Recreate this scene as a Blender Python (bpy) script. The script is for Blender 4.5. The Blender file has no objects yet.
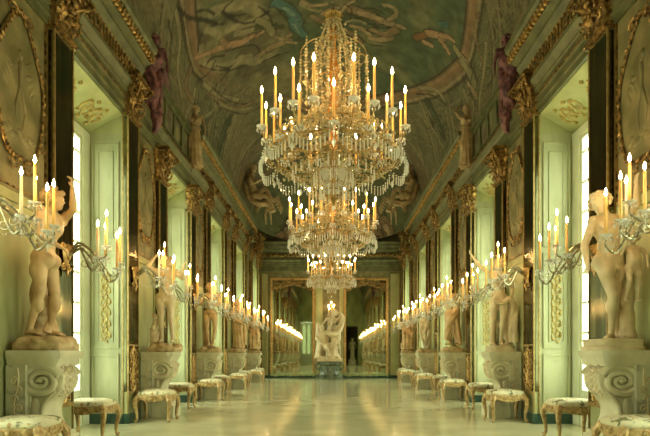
import bpy, math, random
import numpy as np
from mathutils import Vector, Matrix
random.seed(7); RNG = np.random.default_rng(7)
PI = math.pi
SC = bpy.context.scene
COL = SC.collection

# ------------------------------------------------------------------ camera, world, exposure
cam_d = bpy.data.cameras.new('camera'); cam = bpy.data.objects.new('camera', cam_d); COL.objects.link(cam)
cam.location = (0, 0, 1.2); cam.rotation_euler = (PI/2, 0, 0)
cam_d.sensor_width = 36; cam_d.lens = 508/650*36
cam_d.shift_x = -6/650; cam_d.shift_y = 136/650
cam_d.clip_start = 0.05; cam_d.clip_end = 200
SC.camera = cam
SC.view_settings.view_transform = 'Standard'; SC.view_settings.look = 'None'
SC.view_settings.gamma = 1; SC.view_settings.use_curve_mapping = False
SC.view_settings.exposure = 0.3
SC.cycles.use_denoising = True
SC.cycles.max_bounces = 10; SC.cycles.diffuse_bounces = 3; SC.cycles.glossy_bounces = 5; SC.cycles.transmission_bounces = 6
SC.cycles.caustics_reflective = False; SC.cycles.caustics_refractive = False
SC.cycles.sample_clamp_indirect = 6

SKY = 11.5
FLAME = 185.0
w = bpy.data.worlds.new('world'); SC.world = w; w.use_nodes = True
nt = w.node_tree; bg = nt.nodes['Background']
tc = nt.nodes.new('ShaderNodeTexCoord'); sx = nt.nodes.new('ShaderNodeSeparateXYZ'); rp = nt.nodes.new('ShaderNodeValToRGB')
nt.links.new(tc.outputs['Generated'], sx.inputs[0]); nt.links.new(sx.outputs[2], rp.inputs[0]); nt.links.new(rp.outputs[0], bg.inputs[0])
mp = rp.color_ramp
mp.elements[0].position = 0.0; mp.elements[0].color = (0.52, 0.58, 0.36, 1)
mp.elements[1].position = 0.5; mp.elements[1].color = (0.93, 1.0, 0.70, 1)
bg.inputs[1].default_value = SKY

# bay plan: statue centre of bay k (k = 0 is the bay behind the nearest one)
PITCH = 3.95
HALF = 3.6            # wall plane
DEEP = 4.17           # window plane
FAR = 25.4; BACK = -4.0
def ys(k): return 5.83 + PITCH*(k-1)
BAYS = range(0, 6)
# pilaster A (far side of statue) centre, pilaster B (near side)
def yA(k): return ys(k)+0.825
def yB(k): return ys(k)-0.79
def win(k): return (yA(k)+0.235, yB(k+1)-0.235)

# portals in the windows
def portal(x, y, z, sx_, sy_, rot):
    l = bpy.data.lights.new('daylight_portal', 'AREA'); l.shape = 'RECTANGLE'; l.size = sx_; l.size_y = sy_
    l.cycles.is_portal = True
    o = bpy.data.objects.new('daylight_portal', l); COL.objects.link(o); o.location = (x, y, z); o.rotation_euler = rot
for k in range(-1, 6):
    a, b = win(k)
    if k == 5: b = 24.9
    if k == -1: a = max(a, BACK+.5)
    portal(-DEEP-.12, (a+b)/2, 2.5, 5.0, b-a, (0, -PI/2, 0))
    portal(DEEP+.12, (a+b)/2, 2.5, 5.0, b-a, (0, PI/2, 0))

# ------------------------------------------------------------------ materials
def new_mat(name):
    m = bpy.data.materials.new(name); m.use_nodes = True
    return m, m.node_tree, m.node_tree.nodes['Principled BSDF']
def setp(b, **k):
    for a, v in k.items(): b.inputs[a.replace('_', ' ')].default_value = v
def mottled(name, c1, c2, scale=3.0, rough=0.6, metal=0.0, detail=6, stretch=(1, 1, 1), bump=0.0, lo=.35, hi=.65, c3=None, **kw):
    m, nt, b = new_mat(name)
    t = nt.nodes.new('ShaderNodeTexCoord'); mp = nt.nodes.new('ShaderNodeMapping'); mp.inputs['Scale'].default_value = stretch
    n = nt.nodes.new('ShaderNodeTexNoise'); n.inputs['Scale'].default_value = scale; n.inputs['Detail'].default_value = detail
    r = nt.nodes.new('ShaderNodeValToRGB')
    r.color_ramp.elements[0].position = lo; r.color_ramp.elements[0].color = (*c1, 1)
    r.color_ramp.elements[1].position = hi; r.color_ramp.elements[1].color = (*c2, 1)
    if c3:
        e = r.color_ramp.elements.new((lo+hi)/2); e.color = (*c3, 1)
    nt.links.new(t.outputs['Object'], mp.inputs[0]); nt.links.new(mp.outputs[0], n.inputs['Vector'])
    nt.links.new(n.outputs[0], r.inputs[0]); nt.links.new(r.outputs[0], b.inputs['Base Color'])
    setp(b, Roughness=rough, Metallic=metal)
    for a, v in kw.items(): b.inputs[a.replace('_', ' ')].default_value = v
    if bump:
        bp = nt.nodes.new('ShaderNodeBump'); bp.inputs['Strength'].default_value = bump; bp.inputs['Distance'].default_value = .02
        nt.links.new(n.outputs[0], bp.inputs['Height']); nt.links.new(bp.outputs[0], b.inputs['Normal'])
    return m
M = {}
M['wall'] = mottled('green_stucco', (.27, .29, .13), (.42, .45, .22), 2.2, .55, stretch=(1, 1, .35), c3=(.35, .38, .18))
M['reveal'] = mottled('pale_green_panel', (.27, .295, .165), (.42, .445, .265), 3.0, .45, stretch=(1, 1, .3))
M['ochre_wall'] = mottled('ochre_marbled_stucco', (.105, .10, .036), (.235, .205, .09), 3.5, .5, c3=(.165, .15, .065))
M['entab'] = mottled('olive_moulding', (.07, .08, .032), (.13, .14, .06), 4, .5)
M['fresco_band'] = mottled('painted_attic', (.10, .055, .045), (.22, .19, .09), 2.6, .65, c3=(.12, .12, .055), detail=8)
M['purple'] = mottled('purple_painted_stucco', (.05, .02, .028), (.24, .10, .10), 9, .6)
M['edging'] = mottled('pilaster_gilt_edge', (.24, .17, .055), (.42, .31, .12), 12, .45, .4)
M['gold'] = mottled('gilding', (.36, .22, .07), (.74, .52, .22), 14, .36, .75)
M['old_gold'] = mottled('dark_gilding', (.05, .032, .012), (.46, .30, .10), 16, .45, .7)
M['stool_gold'] = mottled('worn_gilt_wood', (.30, .19, .07), (.62, .46, .22), 18, .42, .35)
M['wire_gold'] = mottled('chandelier_gilding', (.22, .13, .04), (.50, .34, .12), 14, .4, .8)
M['bronze'] = mottled('tarnished_silver', (.20, .18, .11), (.48, .45, .30), 20, .3, .8)
M['marble'] = mottled('cream_marble', (.50, .42, .27), (.74, .65, .45), 3.5, .38, c3=(.62, .53, .34))
M['candlelit_marble'] = mottled('candlelit_marble', (.46, .31, .15), (.70, .52, .29), 4, .4, c3=(.60, .44, .24))  # statue marble with the candles' warm light put into its colour
M['orange_lit_marble'] = mottled('candle_tinted_marble', (.48, .33, .16), (.68, .50, .27), 4, .42)  # more orange copy of the statue marble, candlelight mixed into the colour
M['grey_marble'] = mottled('veined_marble', (.38, .39, .27), (.58, .58, .42), 5, .35, lo=.42, hi=.52)
M['pale_marble'] = mottled('pale_pedestal_marble', (.54, .52, .36), (.72, .69, .50), 4, .35)
M['rock'] = mottled('rock_plinth_marble', (.36, .25, .12), (.66, .52, .30), 9, .6, bump=.6)
M['dark_marble'] = mottled('dark_green_marble', (.05, .075, .05), (.16, .19, .12), 6, .25)
M['base'] = mottled('green_base', (.012, .04, .03), (.03, .075, .05), 6, .3)
M['stucco_orn'] = mottled('ochre_ornament', (.30, .24, .07), (.46, .37, .13), 8, .5)
M['paint_white'] = mottled('window_paint', (.62, .68, .52), (.72, .78, .62), 3, .4)
M['stucco_fig'] = mottled('brown_stucco', (.28, .21, .11), (.46, .36, .19), 6, .6)
M['dark_leaf'] = mottled('dark_foliage', (.02, .025, .012), (.09, .09, .04), 8, .7)
M['candle'] = mottled('candle_wax', (.80, .50, .14), (.95, .68, .26), 5, .4, Subsurface_Weight=.25)
M['candle_white'] = mottled('pale_candle_wax', (.72, .64, .42), (.85, .78, .58), 5, .4, Subsurface_Weight=.25)
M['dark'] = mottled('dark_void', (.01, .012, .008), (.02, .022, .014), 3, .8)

m, nt, b = new_mat('mirror_glass'); setp(b, Base_Color=(.58, .60, .46, 1), Metallic=1.0, Roughness=.03); M['mirror'] = m
m, nt, b = new_mat('aged_mirror'); setp(b, Metallic=1.0, Roughness=.12)
n = nt.nodes.new('ShaderNodeTexNoise'); n.inputs['Scale'].default_value = 3; r = nt.nodes.new('ShaderNodeValToRGB')
r.color_ramp.elements[0].position = .35; r.color_ramp.elements[0].color = (.10, .10, .06, 1); r.color_ramp.elements[1].position = .7; r.color_ramp.elements[1].color = (.30, .29, .18, 1)
nt.links.new(n.outputs[0], r.inputs[0]); nt.links.new(r.outputs[0], b.inputs['Base Color']); M['aged'] = m
m, nt, b = new_mat('crystal'); setp(b, Base_Color=(1, .84, .48, 1), Roughness=.08, IOR=1.6, Transmission_Weight=.6); M['crystal'] = m  # golden base colour puts the candles' glow into the crystal
m, nt, b = new_mat('clear_crystal'); setp(b, Base_Color=(1, .99, .88, 1), Roughness=.08, IOR=1.6, Transmission_Weight=.35); M['prism'] = m
m, nt, b = new_mat('amber_glass'); setp(b, Base_Color=(.85, .38, .08, 1), Roughness=.15, Transmission_Weight=.3, Metallic=.2); M['amber'] = m
m, nt, b = new_mat('flame'); setp(b, Base_Color=(1, .6, .2, 1), Emission_Color=(1, .60, .24, 1), Emission_Strength=FLAME); m.cycles.emission_sampling = 'FRONT'; M['flame'] = m
m, nt, b = new_mat('window_glass')
g = nt.nodes.new('ShaderNodeBsdfTransparent'); g2 = nt.nodes.new('ShaderNodeBsdfGlossy'); g2.inputs['Roughness'].default_value = .02
mx = nt.nodes.new('ShaderNodeMixShader'); mx.inputs[0].default_value = .06
nt.links.new(g.outputs[0], mx.inputs[1]); nt.links.new(g2.outputs[0], mx.inputs[2]); nt.links.new(mx.outputs[0], nt.nodes['Material Output'].inputs[0]); M['pane'] = m

m, nt, b = new_mat('glare_dimmer'); g = nt.nodes.new('ShaderNodeBsdfTranslucent'); g.inputs[0].default_value = (.30, .32, .25, 1); nt.links.new(g.outputs[0], nt.nodes['Material Output'].inputs[0]); M['dimmer'] = m  # translucent sheet added in place of glass to dim the back window's glare
# polished floor: pale slabs with thin joints, soft gloss
m, nt, b = new_mat('polished_terrazzo')
t = nt.nodes.new('ShaderNodeTexCoord')
n1 = nt.nodes.new('ShaderNodeTexNoise'); n1.inputs['Scale'].default_value = 1.2; n1.inputs['Detail'].default_value = 8
n2 = nt.nodes.new('ShaderNodeTexNoise'); n2.inputs['Scale'].default_value = 60; n2.inputs['Detail'].default_value = 2
r = nt.nodes.new('ShaderNodeValToRGB'); r.color_ramp.elements[0].position = .35; r.color_ramp.elements[0].color = (.56, .56, .34, 1)
r.color_ramp.elements[1].position = .68; r.color_ramp.elements[1].color = (.76, .74, .47, 1)
mixc = nt.nodes.new('ShaderNodeMix'); mixc.data_type = 'RGBA'; mixc.blend_type = 'MULTIPLY'; mixc.inputs[0].default_value = .35
nt.links.new(t.outputs['Object'], n1.inputs['Vector']); nt.links.new(t.outputs['Object'], n2.inputs['Vector'])
nt.links.new(n1.outputs[0], r.inputs[0]); nt.links.new(r.outputs[0], mixc.inputs[6]); nt.links.new(n2.outputs[0], mixc.inputs[7])
nt.links.new(mixc.outputs[2], b.inputs['Base Color'])
mr = nt.nodes.new('ShaderNodeMapRange'); mr.inputs[3].default_value = .09; mr.inputs[4].default_value = .15
nt.links.new(n1.outputs[0], mr.inputs[0]); nt.links.new(mr.outputs[0], b.inputs['Roughness'])
setp(b, Specular_IOR_Level=.8, IOR=1.55)
bp = nt.nodes.new('ShaderNodeBump'); bp.inputs['Strength'].default_value = .008; bp.inputs['Distance'].default_value = .02
n3 = nt.nodes.new('ShaderNodeTexNoise'); n3.inputs['Scale'].default_value = 7
nt.links.new(t.outputs['Object'], n3.inputs['Vector']); nt.links.new(n3.outputs[0], bp.inputs['Height']); nt.links.new(bp.outputs[0], b.inputs['Normal'])
M['floor'] = m

# floral silk of the stools
m, nt, b = new_mat('floral_silk')
t = nt.nodes.new('ShaderNodeTexCoord')
v = nt.nodes.new('ShaderNodeTexNoise'); v.inputs['Scale'].default_value = 9; v.inputs['Detail'].default_value = 3; v.inputs['Distortion'].default_value = 1.2
r = nt.nodes.new('ShaderNodeValToRGB'); cr = r.color_ramp
cr.elements[0].position = .36; cr.elements[0].color = (.16, .17, .07, 1); cr.elements[1].position = .44; cr.elements[1].color = (.62, .60, .40, 1)
e = cr.elements.new(.60); e.color = (.70, .66, .45, 1); e = cr.elements.new(.66); e.color = (.45, .30, .12, 1)
nt.links.new(t.outputs['Object'], v.inputs['Vector']); nt.links.new(v.outputs[0], r.inputs[0]); nt.links.new(r.outputs[0], b.inputs['Base Color']); setp(b, Roughness=.6)
M['silk'] = m

# ------------------------------------------------------------------ mesh helpers
class MB:
    def __init__(s): s.v = []; s.f = []; s.n = 0
    def add(s, V, F):
        V = np.asarray(V, float).reshape(-1, 3); s.v.append(V); n = s.n
        s.f += [tuple(i+n for i in f) for f in F]; s.n += len(V); return s
    def box(s, x0, x1, y0, y1, z0, z1):
        V = [(x, y, z) for x in (x0, x1) for y in (y0, y1) for z in (z0, z1)]
        return s.add(V, [(0, 1, 3, 2), (4, 6, 7, 5), (0, 4, 5, 1), (2, 3, 7, 6), (0, 2, 6, 4), (1, 5, 7, 3)])
    def hexa(s, V):       # 8 corners ordered like box
        return s.add(V, [(0, 1, 3, 2), (4, 6, 7, 5), (0, 4, 5, 1), (2, 3, 7, 6), (0, 2, 6, 4), (1, 5, 7, 3)])
    def prism(s, poly, axis, a, b):   # poly 2d extruded along axis a..b; axis 'y': poly=(x,z); 'x': (y,z); 'z': (x,y)
        def P(p, t): return {'y': (p[0], t, p[1]), 'x': (t, p[0], p[1]), 'z': (p[0], p[1], t)}[axis]
        n = len(poly); V = [P(p, a) for p in poly]+[P(p, b) for p in poly]
        return s.add(V, [tuple(range(n))[::-1], tuple(range(n, 2*n))]+[(i, (i+1) % n, n+(i+1) % n, n+i) for i in range(n)])
    def rings(s, R, cap=True, closed=False):  # R: list of (m,3)
        m = len(R[0]); k = len(R); F = []
        for i in range(k if closed else k-1):
            for j in range(m):
                a = i*m+j; b_ = i*m+(j+1) % m; c = ((i+1) % k)*m+(j+1) % m; d = ((i+1) % k)*m+j
                F.append((a, b_, c, d))
        if cap and not closed: F += [tuple(range(m))[::-1], tuple(range((k-1)*m, k*m))]
        return s.add(np.concatenate(R), F)
    def lathe(s, prof, n=20, c=(0, 0, 0), sq=(1, 1)):
        R = []
        for r, z in prof:
            R.append(np.array([(c[0]+r*sq[0]*math.cos(2*PI*j/n), c[1]+r*sq[1]*math.sin(2*PI*j/n), c[2]+z) for j in range(n)]))
        return s.rings(R)
    def tube(s, P, rad, n=6, closed=False):
        P = np.asarray(P, float); k = len(P)
        rad = np.full(k, rad) if np.isscalar(rad) else np.asarray(rad)
        T = np.roll(P, -1, 0)-np.roll(P, 1, 0) if closed else np.gradient(P, axis=0)
        T = T/(np.linalg.norm(T, axis=1)[:, None]+1e-9)
        u = np.cross(T[0], (0, 0, 1)); 
        if np.linalg.norm(u) < .1: u = np.cross(T[0], (1, 0, 0))
        R = []; ang = np.arange(n)*2*PI/n
        for i in range(k):
            u = u-T[i]*np.dot(u, T[i]); u /= np.linalg.norm(u)+1e-9; w_ = np.cross(T[i], u)
            R.append(P[i]+rad[i]*(np.cos(ang)[:, None]*u+np.sin(ang)[:, None]*w_))
        return s.rings(R, closed=closed)
    def ell(s, c, r, n=10, m=7, rot=None):
        R = []
        for i in range(m+1):
            ph = -PI/2+PI*i/m; cr_ = max(math.cos(ph), .02)
            R.append(np.array([(r[0]*cr_*math.cos(2*PI*j/n), r[1]*cr_*math.sin(2*PI*j/n), r[2]*math.sin(ph)) for j in range(n)]))
        if rot is not None: R = [q @ np.array(rot).T for q in R]
        return s.rings([q+np.array(c) for q in R])
    def cap(s, a, b_, ra, rb, n=12):
        a = np.array(a, float); b_ = np.array(b_, float); d = b_-a; L = np.linalg.norm(d)+1e-6; d /= L
        P = []; r = []
        for t in (-.95, -.7, -.35): P.append(a+d*ra*t); r.append(ra*math.sqrt(1-t*t))
        for t in (0, .5, 1): P.append(a+d*L*t); r.append(ra+(rb-ra)*t)
        for t in (.35, .7, .95): P.append(b_+d*rb*t); r.append(rb*math.sqrt(1-t*t))
        return s.tube(P, r, n)
    def octa(s, c, r, h=None):
        h = h or r; x, y, z = c
        return s.add([(x+r, y, z), (x, y+r, z), (x-r, y, z), (x, y-r, z), (x, y, z+h), (x, y, z-h)],
                     [(0, 1, 4), (1, 2, 4), (2, 3, 4), (3, 0, 4), (1, 0, 5), (2, 1, 5), (3, 2, 5), (0, 3, 5)])
    def xf(s, mat):
        A = np.array(mat); s.v = [q @ A[:3, :3].T+A[:3, 3] for q in s.v]; return s
    def mesh(s, name, smooth=True):
        me = bpy.data.meshes.new(name)
        V = np.concatenate(s.v) if s.v else np.zeros((0, 3))
        me.from_pydata(V.tolist(), [], s.f); me.update()
        if smooth: me.shade_smooth(); 
        return me
    def build(s, name, mat, parent=None, smooth=True, auto=True):
        me = s.mesh(name, smooth); me.materials.append(mat)
        if smooth and auto: sharp(me, 40)
        o = bpy.data.objects.new(name, me); COL.objects.link(o); o.parent = parent
        return o
def sharp(me, deg):
    try: me.set_sharp_from_angle(angle=math.radians(deg))
    except Exception: pass
def tag(o, label=None, cat=None, group=None, kind=None):
    if label: o['label'] = label
    if cat: o['category'] = cat
    if group: o['group'] = group
    if kind: o['kind'] = kind
    return o
def thing(name, label, cat, loc=(0, 0, 0), rz=0, group=None):
    o = bpy.data.objects.new(name, None); COL.objects.link(o); o.location = loc; o.rotation_euler = (0, 0, rz)
    return tag(o, label, cat, group)
def dup(o, parent=None):
    c = o.copy(); COL.objects.link(c); c.parent = parent
    for ch in o.children: dup(ch, c)
    return c
def place(root, used, loc, rz, label, group=None):
    r_ = root if not used else dup(root)
    r_.location = loc; r_.rotation_euler = (0, 0, rz); r_['label'] = label
    if group: r_['group'] = group
    return r_
def struct(o): o['kind'] = 'structure'; return o
def catmull(P, n=6):
    P = [np.array(p, float) for p in P]; Q = [P[0]]+P+[P[-1]]; out = []
    for i in range(1, len(Q)-2):
        for j in range(n):
            t = j/n; a, b_, c, d = Q[i-1:i+3]
            out.append(.5*((2*b_)+(-a+c)*t+(2*a-5*b_+4*c-d)*t*t+(-a+3*b_-3*c+d)*t**3))
    out.append(P[-1]); return np.array(out)
ORD = {-1: 'hindmost', 0: 'nearest', 1: 'first', 2: 'second', 3: 'third', 4: 'fourth', 5: 'fifth', 6: 'sixth'}
# ------------------------------------------------------------------ the room shell
OUT = 4.35; SPR = 6.75      # outer face of the walls, springing of the vault
fl = MB(); fl.box(-OUT, OUT, BACK-2.2, FAR+.3, -.12, 0); struct(fl.build('floor', M['floor'], smooth=False))
for sgn, nm in ((-1, 'wall_left'), (1, 'wall_right')):
    mb = MB(); reg = []
    y = BACK-.2
    for k in range(-1, 6):
        a, b = win(k)
        if k == 5: b = 24.75
        if k == -1: a = max(a, BACK+.45)
        reg.append((y, a, b)); y = b
    reg.append((y, FAR+.2, None))
    for y0, a, b in reg:
        x0, x1 = sorted((sgn*HALF, sgn*OUT))
        mb.box(x0, x1, y0, a, 0, SPR)
        if b:
            xi, xm, xo = sgn*HALF, sgn*DEEP, sgn*OUT
            V = [(xi, a, 5.32), (xi, b, 5.32), (xi, b, SPR), (xi, a, SPR), (xm, a, 5.0), (xm, b, 5.0), (xo, a, 5.0), (xo, b, 5.0), (xo, b, SPR), (xo, a, SPR)]
            F = [(0, 1, 2, 3), (0, 4, 5, 1), (4, 6, 7, 5), (6, 9, 8, 7), (3, 2, 8, 9), (0, 3, 9, 6, 4), (1, 5, 7, 8, 2)]
            mb.add(V, F)
    struct(mb.build(nm, M['wall'], smooth=False))
# far and back walls (end walls rise behind the coved vault)
mb = MB(); mb.box(-OUT, OUT, FAR, FAR+.3, 0, SPR+.1); struct(mb.build('wall_far', M['ochre_wall'], smooth=False))
mb = MB()
bw = (-3.3, -2.0, 4.6); bd = (1.5, 2.9, 4.2)
mb.box(-OUT, bw[0], BACK-.2, BACK, 0, 10.2); mb.box(bw[1], bd[0], BACK-.2, BACK, 0, 10.2); mb.box(bd[1], OUT, BACK-.2, BACK, 0, 10.2)
mb.box(bw[0], bw[1], BACK-.2, BACK, bw[2], 10.2); mb.box(bd[0], bd[1], BACK-.2, BACK, bd[2], 10.2)
struct(mb.build('wall_back', M['wall'], smooth=False))
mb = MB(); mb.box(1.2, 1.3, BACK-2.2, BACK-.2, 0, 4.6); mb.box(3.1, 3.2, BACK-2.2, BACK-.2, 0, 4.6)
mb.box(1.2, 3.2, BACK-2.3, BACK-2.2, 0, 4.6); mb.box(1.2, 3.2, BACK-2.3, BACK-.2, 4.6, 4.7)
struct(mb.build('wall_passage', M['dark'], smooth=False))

# baseboards
for sgn, nm in ((-1, 'baseboard_left'), (1, 'baseboard_right')):
    mb = MB(); y = BACK
    for k in range(-1, 6):
        a, b = win(k)
        if k == 5: b = 24.75
        if k == -1: a = max(a, BACK+.45)
        x0, x1 = sorted((sgn*HALF, sgn*(HALF-.03)))
        mb.box(x0, x1, y, a, 0, .17)
        x0, x1 = sorted((sgn*(HALF-.03), sgn*DEEP))
        mb.box(x0, x1, b-.03, b, 0, .17); mb.box(x0, x1, a, a+.03, 0, .17); y = b
    x0, x1 = sorted((sgn*HALF, sgn*(HALF-.03))); mb.box(x0, x1, y, FAR, 0, .17)
    struct(mb.build(nm, M['base'], smooth=False))
mb = MB(); mb.box(-3.57, 3.57, FAR-.03, FAR, 0, .14); struct(mb.build('baseboard_far', M['base'], smooth=False))

# ---------------- french windows
def window(name, x, sgn, y0, y1, top=4.98, bottom=.55, wide=.25, glass='pane'):
    """two leaves of small panes over a solid panel; sgn: side of the room it closes"""
    d = .07; mb = MB(); X0, X1 = sorted((x, x+sgn*d)); xm = (X0+X1)/2
    f = wide
    mb.box(X0-.02, X1+.02, y0, y0+f, 0, top); mb.box(X0-.02, X1+.02, y1-f, y1, 0, top)
    mb.box(X0-.02, X1+.02, y0+f, y1-f, top-.12, top)
    o = struct(mb.build(name, M['paint_white'], smooth=False))
    ym = (y0+y1)/2
    for i, (a, b) in enumerate(((y0+f, ym), (ym, y1-f))):
        s = MB(); s.box(X0, X1, a, a+.08, 0, top-.12); s.box(X0, X1, b-.07, b, 0, top-.12)
        s.box(X0, X1, a+.06, b-.06, 0, .12); s.box(X0, X1, a+.06, b-.06, bottom-.05, bottom+.05); s.box(X0, X1, a+.06, b-.06, top-.2, top-.12)
        s.box(xm-.012, xm+.012, a+.06, b-.06, .12, bottom-.05)
        s.box(xm-.024, xm+.024, a+.16, b-.16, .2, bottom-.13)
        z = bottom+.5
        while z < top-.3:
            s.box(X0+.01, X1-.01, a+.06, b-.06, z-.016, z+.016); z += .5
        sa = s.build('casement', M['paint_white'], o, smooth=False)
        g = MB(); g.box(xm-.003, xm+.003, a+.06, b-.06, bottom+.05, top-.2); g.build('pane', M[glass], sa, smooth=False)
    h = MB(); xin = x-sgn*.03
    h.tube([(xin, ym-.03, .6), (xin, ym-.03, 2.6)], .010, 6); h.box(min(xin, x), max(xin, x), ym-.05, ym-.01, 1.25, 1.4)
    h.tube([(xin, ym-.03, 1.32), (xin-sgn*.05, ym-.03, 1.32), (xin-sgn*.05, ym+.08, 1.32)], .012, 6)
    h.build('handle', M['bronze'], o)
    return o
n = 0
for k in range(-1, 6):
    a, b = win(k)
    if k == 5: b = 24.75
    if k == -1: a = max(a, BACK+.45)
    for sgn in (-1, 1):
        n += 1; window('window_%d' % n, sgn*DEEP, sgn, a, b)
# window at the near end behind the photographer
n += 1; wb = window('window_%d' % n, 0, 1, -.65, .65, 4.58, bottom=1.2, wide=.16, glass='dimmer'); wb.location = (-2.65, BACK-.08, 0); wb.rotation_euler = (0, 0, -PI/2)
portal(-2.65, BACK-.3, 2.4, 1.3, 4.4, (PI/2, 0, 0))

# ---------------- panelled reveals and mouldings of the window bays
def rect_mould(mb, plane, u0, u1, z0, z1, at_, w_=.03, d=.018, out=1):
    """raised rectangular moulding; plane 'y' = lies in a y=const plane (u is x), plane 'x' = lies in x=const (u is y)"""
    for a, b, c, e in ((u0, u1, z0, z0+w_), (u0, u1, z1-w_, z1), (u0, u0+w_, z0+w_, z1-w_), (u1-w_, u1, z0+w_, z1-w_)):
        lo, hi = sorted((at_, at_+d*out))
        if plane == 'y': mb.box(a, b, lo, hi, c, e)
        else: mb.box(lo, hi, a, b, c, e)
def scroll_ornament(mb, P, u, z, s, r=.012):
    """P(u,z)->3d ; s-scroll with leaves"""
    for sg in (1, -1):
        pts = []
        for i in range(26):
            t = i/25*2.2*PI; rr = s*(.10+.42*(1-i/25)); pts.append((u+sg*(s*.32)+sg*rr*math.cos(t+PI)*.75, z+rr*math.sin(t)*1.25*sg))
        mb.tube([P(*p) for p in pts], [r*(1.6-1.0*i/25) for i in range(26)], 5)
    for a in range(5):
        t = a*2*PI/5; c = P(u+s*.5*math.cos(t), z+s*.8*math.sin(t)); mb.ell(c, (r*2.2, r*2.2, r*2.6), 6, 4)
tn = 0
for k in range(0, 6):
    a, b = win(k)
    if k == 5: b = 24.75
    for sgn in (-1, 1):
        tn += 1
        mb = MB(); f0, f1 = sorted((sgn*(HALF+.05), sgn*(DEEP-.06)))
        rect_mould(mb, 'y', f0, f1, 3.05, 4.85, b, out=-1, d=.03); rect_mould(mb, 'y', f0+.10, f1-.10, 3.2, 4.7, b, w_=.015, out=-1); rect_mould(mb, 'y', f0, f1, 1.30, 2.95, b, out=-1, d=.03); rect_mould(mb, 'y', f0+.10, f1-.10, 1.40, 2.60, b, w_=.012, out=-1); rect_mould(mb, 'y', f0, f1, .3, 1.2, b, out=-1, d=.03)
        rect_mould(mb, 'y', f0, f1, 2.0, 4.85, a, out=1); rect_mould(mb, 'y', f0, f1, .3, 1.9, a, out=1)
        o = struct(mb.build('trim_%d' % tn, M['reveal'], smooth=False))
        orn = MB(); xc = (f0+f1)/2
        for z in (1.52, 1.71, 1.90, 2.09, 2.28, 2.47): scroll_ornament(orn, lambda u, z_: (u, b-.008, z_), xc, z, .14, .013)
        orn.tube(catmull([(xc+.02*math.sin(q*1.9), b-.010, 1.45+.1*q) for q in range(11)], 3), .007, 5)
        sl = .32/.57
        for yy in (a+.35, (a+b)/2-.3, (a+b)/2+.3, b-.35):
            scroll_ornament(orn, lambda u, z_: (sgn*(HALF+.30+(z_-5)), yy+(u-xc), 5.32-(.30+(z_-5))*sl-.008), xc, 5.0, .23, .017)
        orn.build('ornament', M['stucco_orn'], o)
        # painted wall skin of the reveal, a touch paler and smoother than the wall
        sk = MB(); f0, f1 = sorted((sgn*(HALF+.002), sgn*DEEP))
        sk.box(f0, f1, b-.004, b-.001, .17, 5.0); sk.box(f0, f1, a+.001, a+.004, .17, 5.0); sk.build('panel', M['reveal'], o, smooth=False)

# wall panels of the statue bays: ochre field with mouldings, green lower field
for k in range(0, 6):
    a, b = yB(k)+.24, yA(k)-.24
    for sgn in (-1, 1):
        tn += 1; mb = MB()
        x = sgn*HALF; d = -sgn
        f0, f1 = sorted((x, x+d*.012))
        mb.box(f0, f1, a+.03, b-.03, 3.05, 5.78)
        o = struct(mb.build('trim_%d' % tn, M['ochre_wall'], smooth=False))
        q = MB(); rect_mould(q, 'x', a+.06, b-.06, .3, 2.95, x, out=d, d=.03); q.build('moulding', M['wall'], o, smooth=False)
        q = MB(); rect_mould(q, 'x', a+.04, b-.04, 3.08, 5.74, x+d*.012, w_=.018, out=d); q.build('gilt_bead', M['old_gold'], o, smooth=False)

# ---------------- entablature
def profile(P, sgn): return [(sgn*(HALF-o_), z) for o_, z in P]
LOW = [(-.05, 5.34), (.05, 5.34), (.05, 5.48), (.08, 5.50), (.08, 5.68), (.12, 5.72), (.15, 5.80), (.15, 5.86), (-.05, 5.90)]
FULL = [(-.05, 5.34), (.05, 5.34), (.05, 5.44), (.075, 5.455), (.075, 5.47), (.06, 5.48), (.06, 5.58), (.09, 5.60), (.09, 5.70), (.12, 5.72), (.12, 5.74), (.10, 5.76), (.14, 5.80), (.19, 5.86), (.19, 5.92), (.12, 5.96), (.12, 6.28), (.17, 6.32), (.21, 6.38), (.21, 6.44), (.30, 6.48), (.38, 6.56), (.38, 6.64), (.42, 6.68), (.44, 6.76), (-.05, 6.80)]
def extrude(mb, P, sgn, y0, y1): mb.prism(profile(P, sgn), 'y', y0, y1)
def leaf_band(mb, sgn, o_, z, y0, y1, h, step, rnd):
    y = y0+step/2; i = 0
    while y < y1:
        x = sgn*(HALF-o_)
        mb.ell((x, y, z), (.03, step*.32, h*.42), 6, 4, rot=Matrix.Rotation(rnd.uniform(-.7, .7), 3, 'X'))
        for q in (-1, 1):
            pts = [(x-sgn*.012, y+step*.45*math.cos(t)*.6, z+q*h*.3+q*h*.2*math.sin(t)) for t in (0, .9, 1.8, 2.7, 3.6, 4.4)]
            mb.tube(pts, [.018, .016, .014, .012, .009, .006], 4)
        y += step; i += 1
rnd = random.Random(3)
trim_segs = [(BACK, ys(2)-.5, FULL), (ys(3)-1.05, 22.2, FULL), (ys(2)-.5, ys(3)-1.05, LOW)]
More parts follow.
